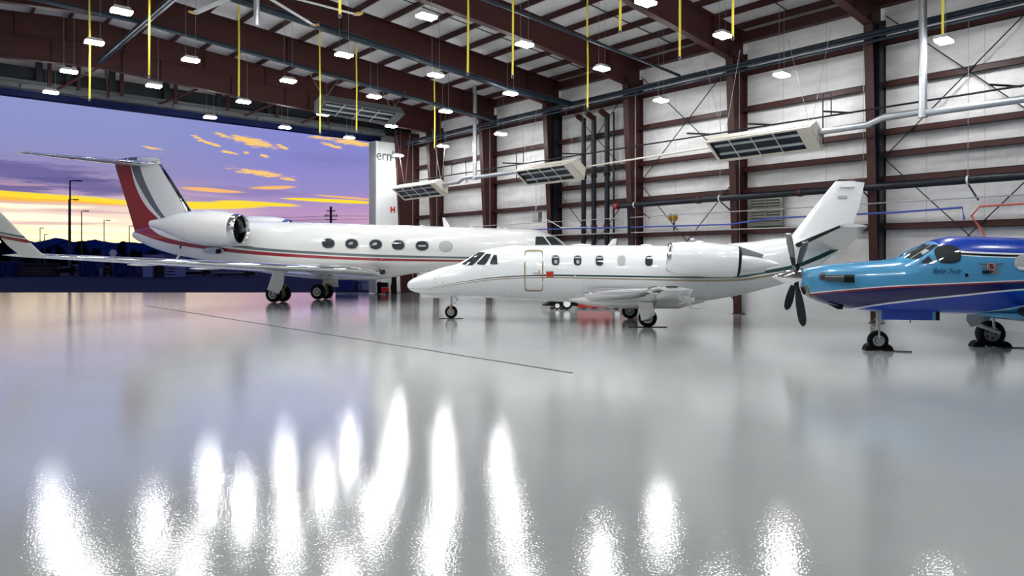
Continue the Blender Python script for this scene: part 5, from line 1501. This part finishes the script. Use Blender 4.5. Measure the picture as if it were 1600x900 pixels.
PURPLE, MAUVE = srgb(98, 92, 150), srgb(128, 116, 172)
for a_ in ((40, 268, 150, 26, .05, .7, 2.2), (150, 292, 130, 16, .04, .6, 2.), (-300, 270, 300, 24, .02, .7, 2.), (20, 292, 90, 12, 0, .6, 2.)):
    paint(cloud(*a_, e=edge2), .8, PURPLE)
for a_ in ((380, 300, 130, 12, .02, .8, 2.), (320, 312, 60, 6, 0, .6, 1.5), (480, 345, 130, 14, .02, .9, 2.), (330, 170, 170, 18, .06, 1.2, 2.), (60, 382, 60, 9, 0, .7, 1.5), (520, 250, 90, 20, 0, 1.2, 2.)):
    paint(cloud(*a_, e=edge2), .45, MAUVE)
for a_ in ((60, 340, 150, 7, .02, .6, 2.2), (150, 358, 110, 6, .03, .6, 2.2), (40, 322, 110, 5, 0, .6, 2.), (100, 370, 90, 5, 0, .5, 2.), (-300, 345, 300, 10, 0, .6, 2.)):
    paint(cloud(*a_, e=edge2), .75, tuple(1.5 * v for v in srgb(255, 243, 200)))
for a_ in ((90, 349, 120, 3.5, -.02, .6, 2.), (140, 330, 90, 4, .02, .6, 2.), (30, 288, 60, 3, -.02, .5, 2.)):
    paint(cloud(*a_, e=edge2), .6, srgb(214, 168, 176))
# golden band
for a_ in ((-20, 303, 130, 8.5, .05, .35, .8), (120, 311, 120, 6, .04, .35, .8), (330, 321, 95, 6.5, -.02, .3, .9), (400, 318, 75, 4, .03, .3, .8), (520, 314, 85, 3.4, .03, .3, .7), (-350, 300, 320, 9, .03, .4, .8)):
    paint(cloud(*a_, e=edge2), 1., srgb(255, 224, 60))
for a_ in ((-20, 309, 130, 5, .05, .5, 1.), (120, 316, 110, 3, .04, .5, 1.)):
    paint(cloud(*a_, e=edge2), .7, srgb(255, 178, 74))
for a_ in ((330, 297, 55, 3.6, .03, .4, 1.2), (430, 293, 42, 3.4, -.05, .4, 1.2), (545, 309, 60, 1.8, .06, .4, .8)):
    paint(cloud(*a_, e=edge2), .95, srgb(255, 190, 110))
# tufts
for a_ in ((405, 270, 38, 5, .12, .25, 1.), (450, 280, 14, 2, .1, .3, .8), (392, 221, 38, 6.5, .17, .2, 1.4), (350, 212, 12, 3, .2, .3, 1.5), (310, 216, 9, 3, .3, .3, 1.5), (322, 222, 12, 2.2, .2, .3, 1.5), (440, 229, 9, 3, .3, .3, 1.5),
           (357, 238, 12, 2.5, .15, .3, 1.5), (412, 243, 9, 2.5, .2, .3, 1.5), (236, 231, 15, 2, .12, .3, 1.), (385, 239, 6, 2, .1, .3, 1.5), (500, 215, 20, 2.5, .12, .3, 1.5), (550, 222, 42, 5, .12, .25, 1.6), (520, 228, 18, 2.5, .2, .3, 1.5), (340, 228, 6, 2, .2, .3, 1.5)):
    b_ = list(a_); b_[2] *= 1.25; b_[3] *= 1.3; b_[5] = .8; b_[6] = 3.2
    paint(cloud(*b_), .55, srgb(232, 176, 176))
    b_ = list(a_); b_[5] = .5; b_[6] = 3.4
    paint(cloud(*b_), 1., srgb(255, 204, 120))
# below the horizon
sky = mixc(math_('LESS_THAN', el, -.05), sky, srgb(60, 60, 90))
L.new(sky, bg.inputs['Color'])
bg.inputs['Strength'].default_value = 1.0

# ================================================================== CAMERA
cam = bpy.data.cameras.new('camera'); co = bpy.data.objects.new('camera', cam); C.objects.link(co)
cam.sensor_width = 36; cam.lens = F / 1600 * 36
cam.shift_y = -(450 - HORIZON) / 1600
cam.clip_end = 5000
co.location = (0, 0, EYE); co.rotation_euler = (PI / 2, 0, math.radians(HEADING))
sc = bpy.context.scene
sc.camera = co
sc.view_settings.view_transform = 'Standard'
sc.view_settings.look = 'None'
sc.view_settings.gamma = 1
sc.view_settings.exposure = 0
sc.view_settings.use_curve_mapping = False
sc.cycles.max_bounces = 8
sc.cycles.diffuse_bounces = 4
sc.cycles.glossy_bounces = 4
sc.cycles.caustics_reflective = False
sc.cycles.caustics_refractive = False
sc.cycles.sample_clamp_indirect = 6
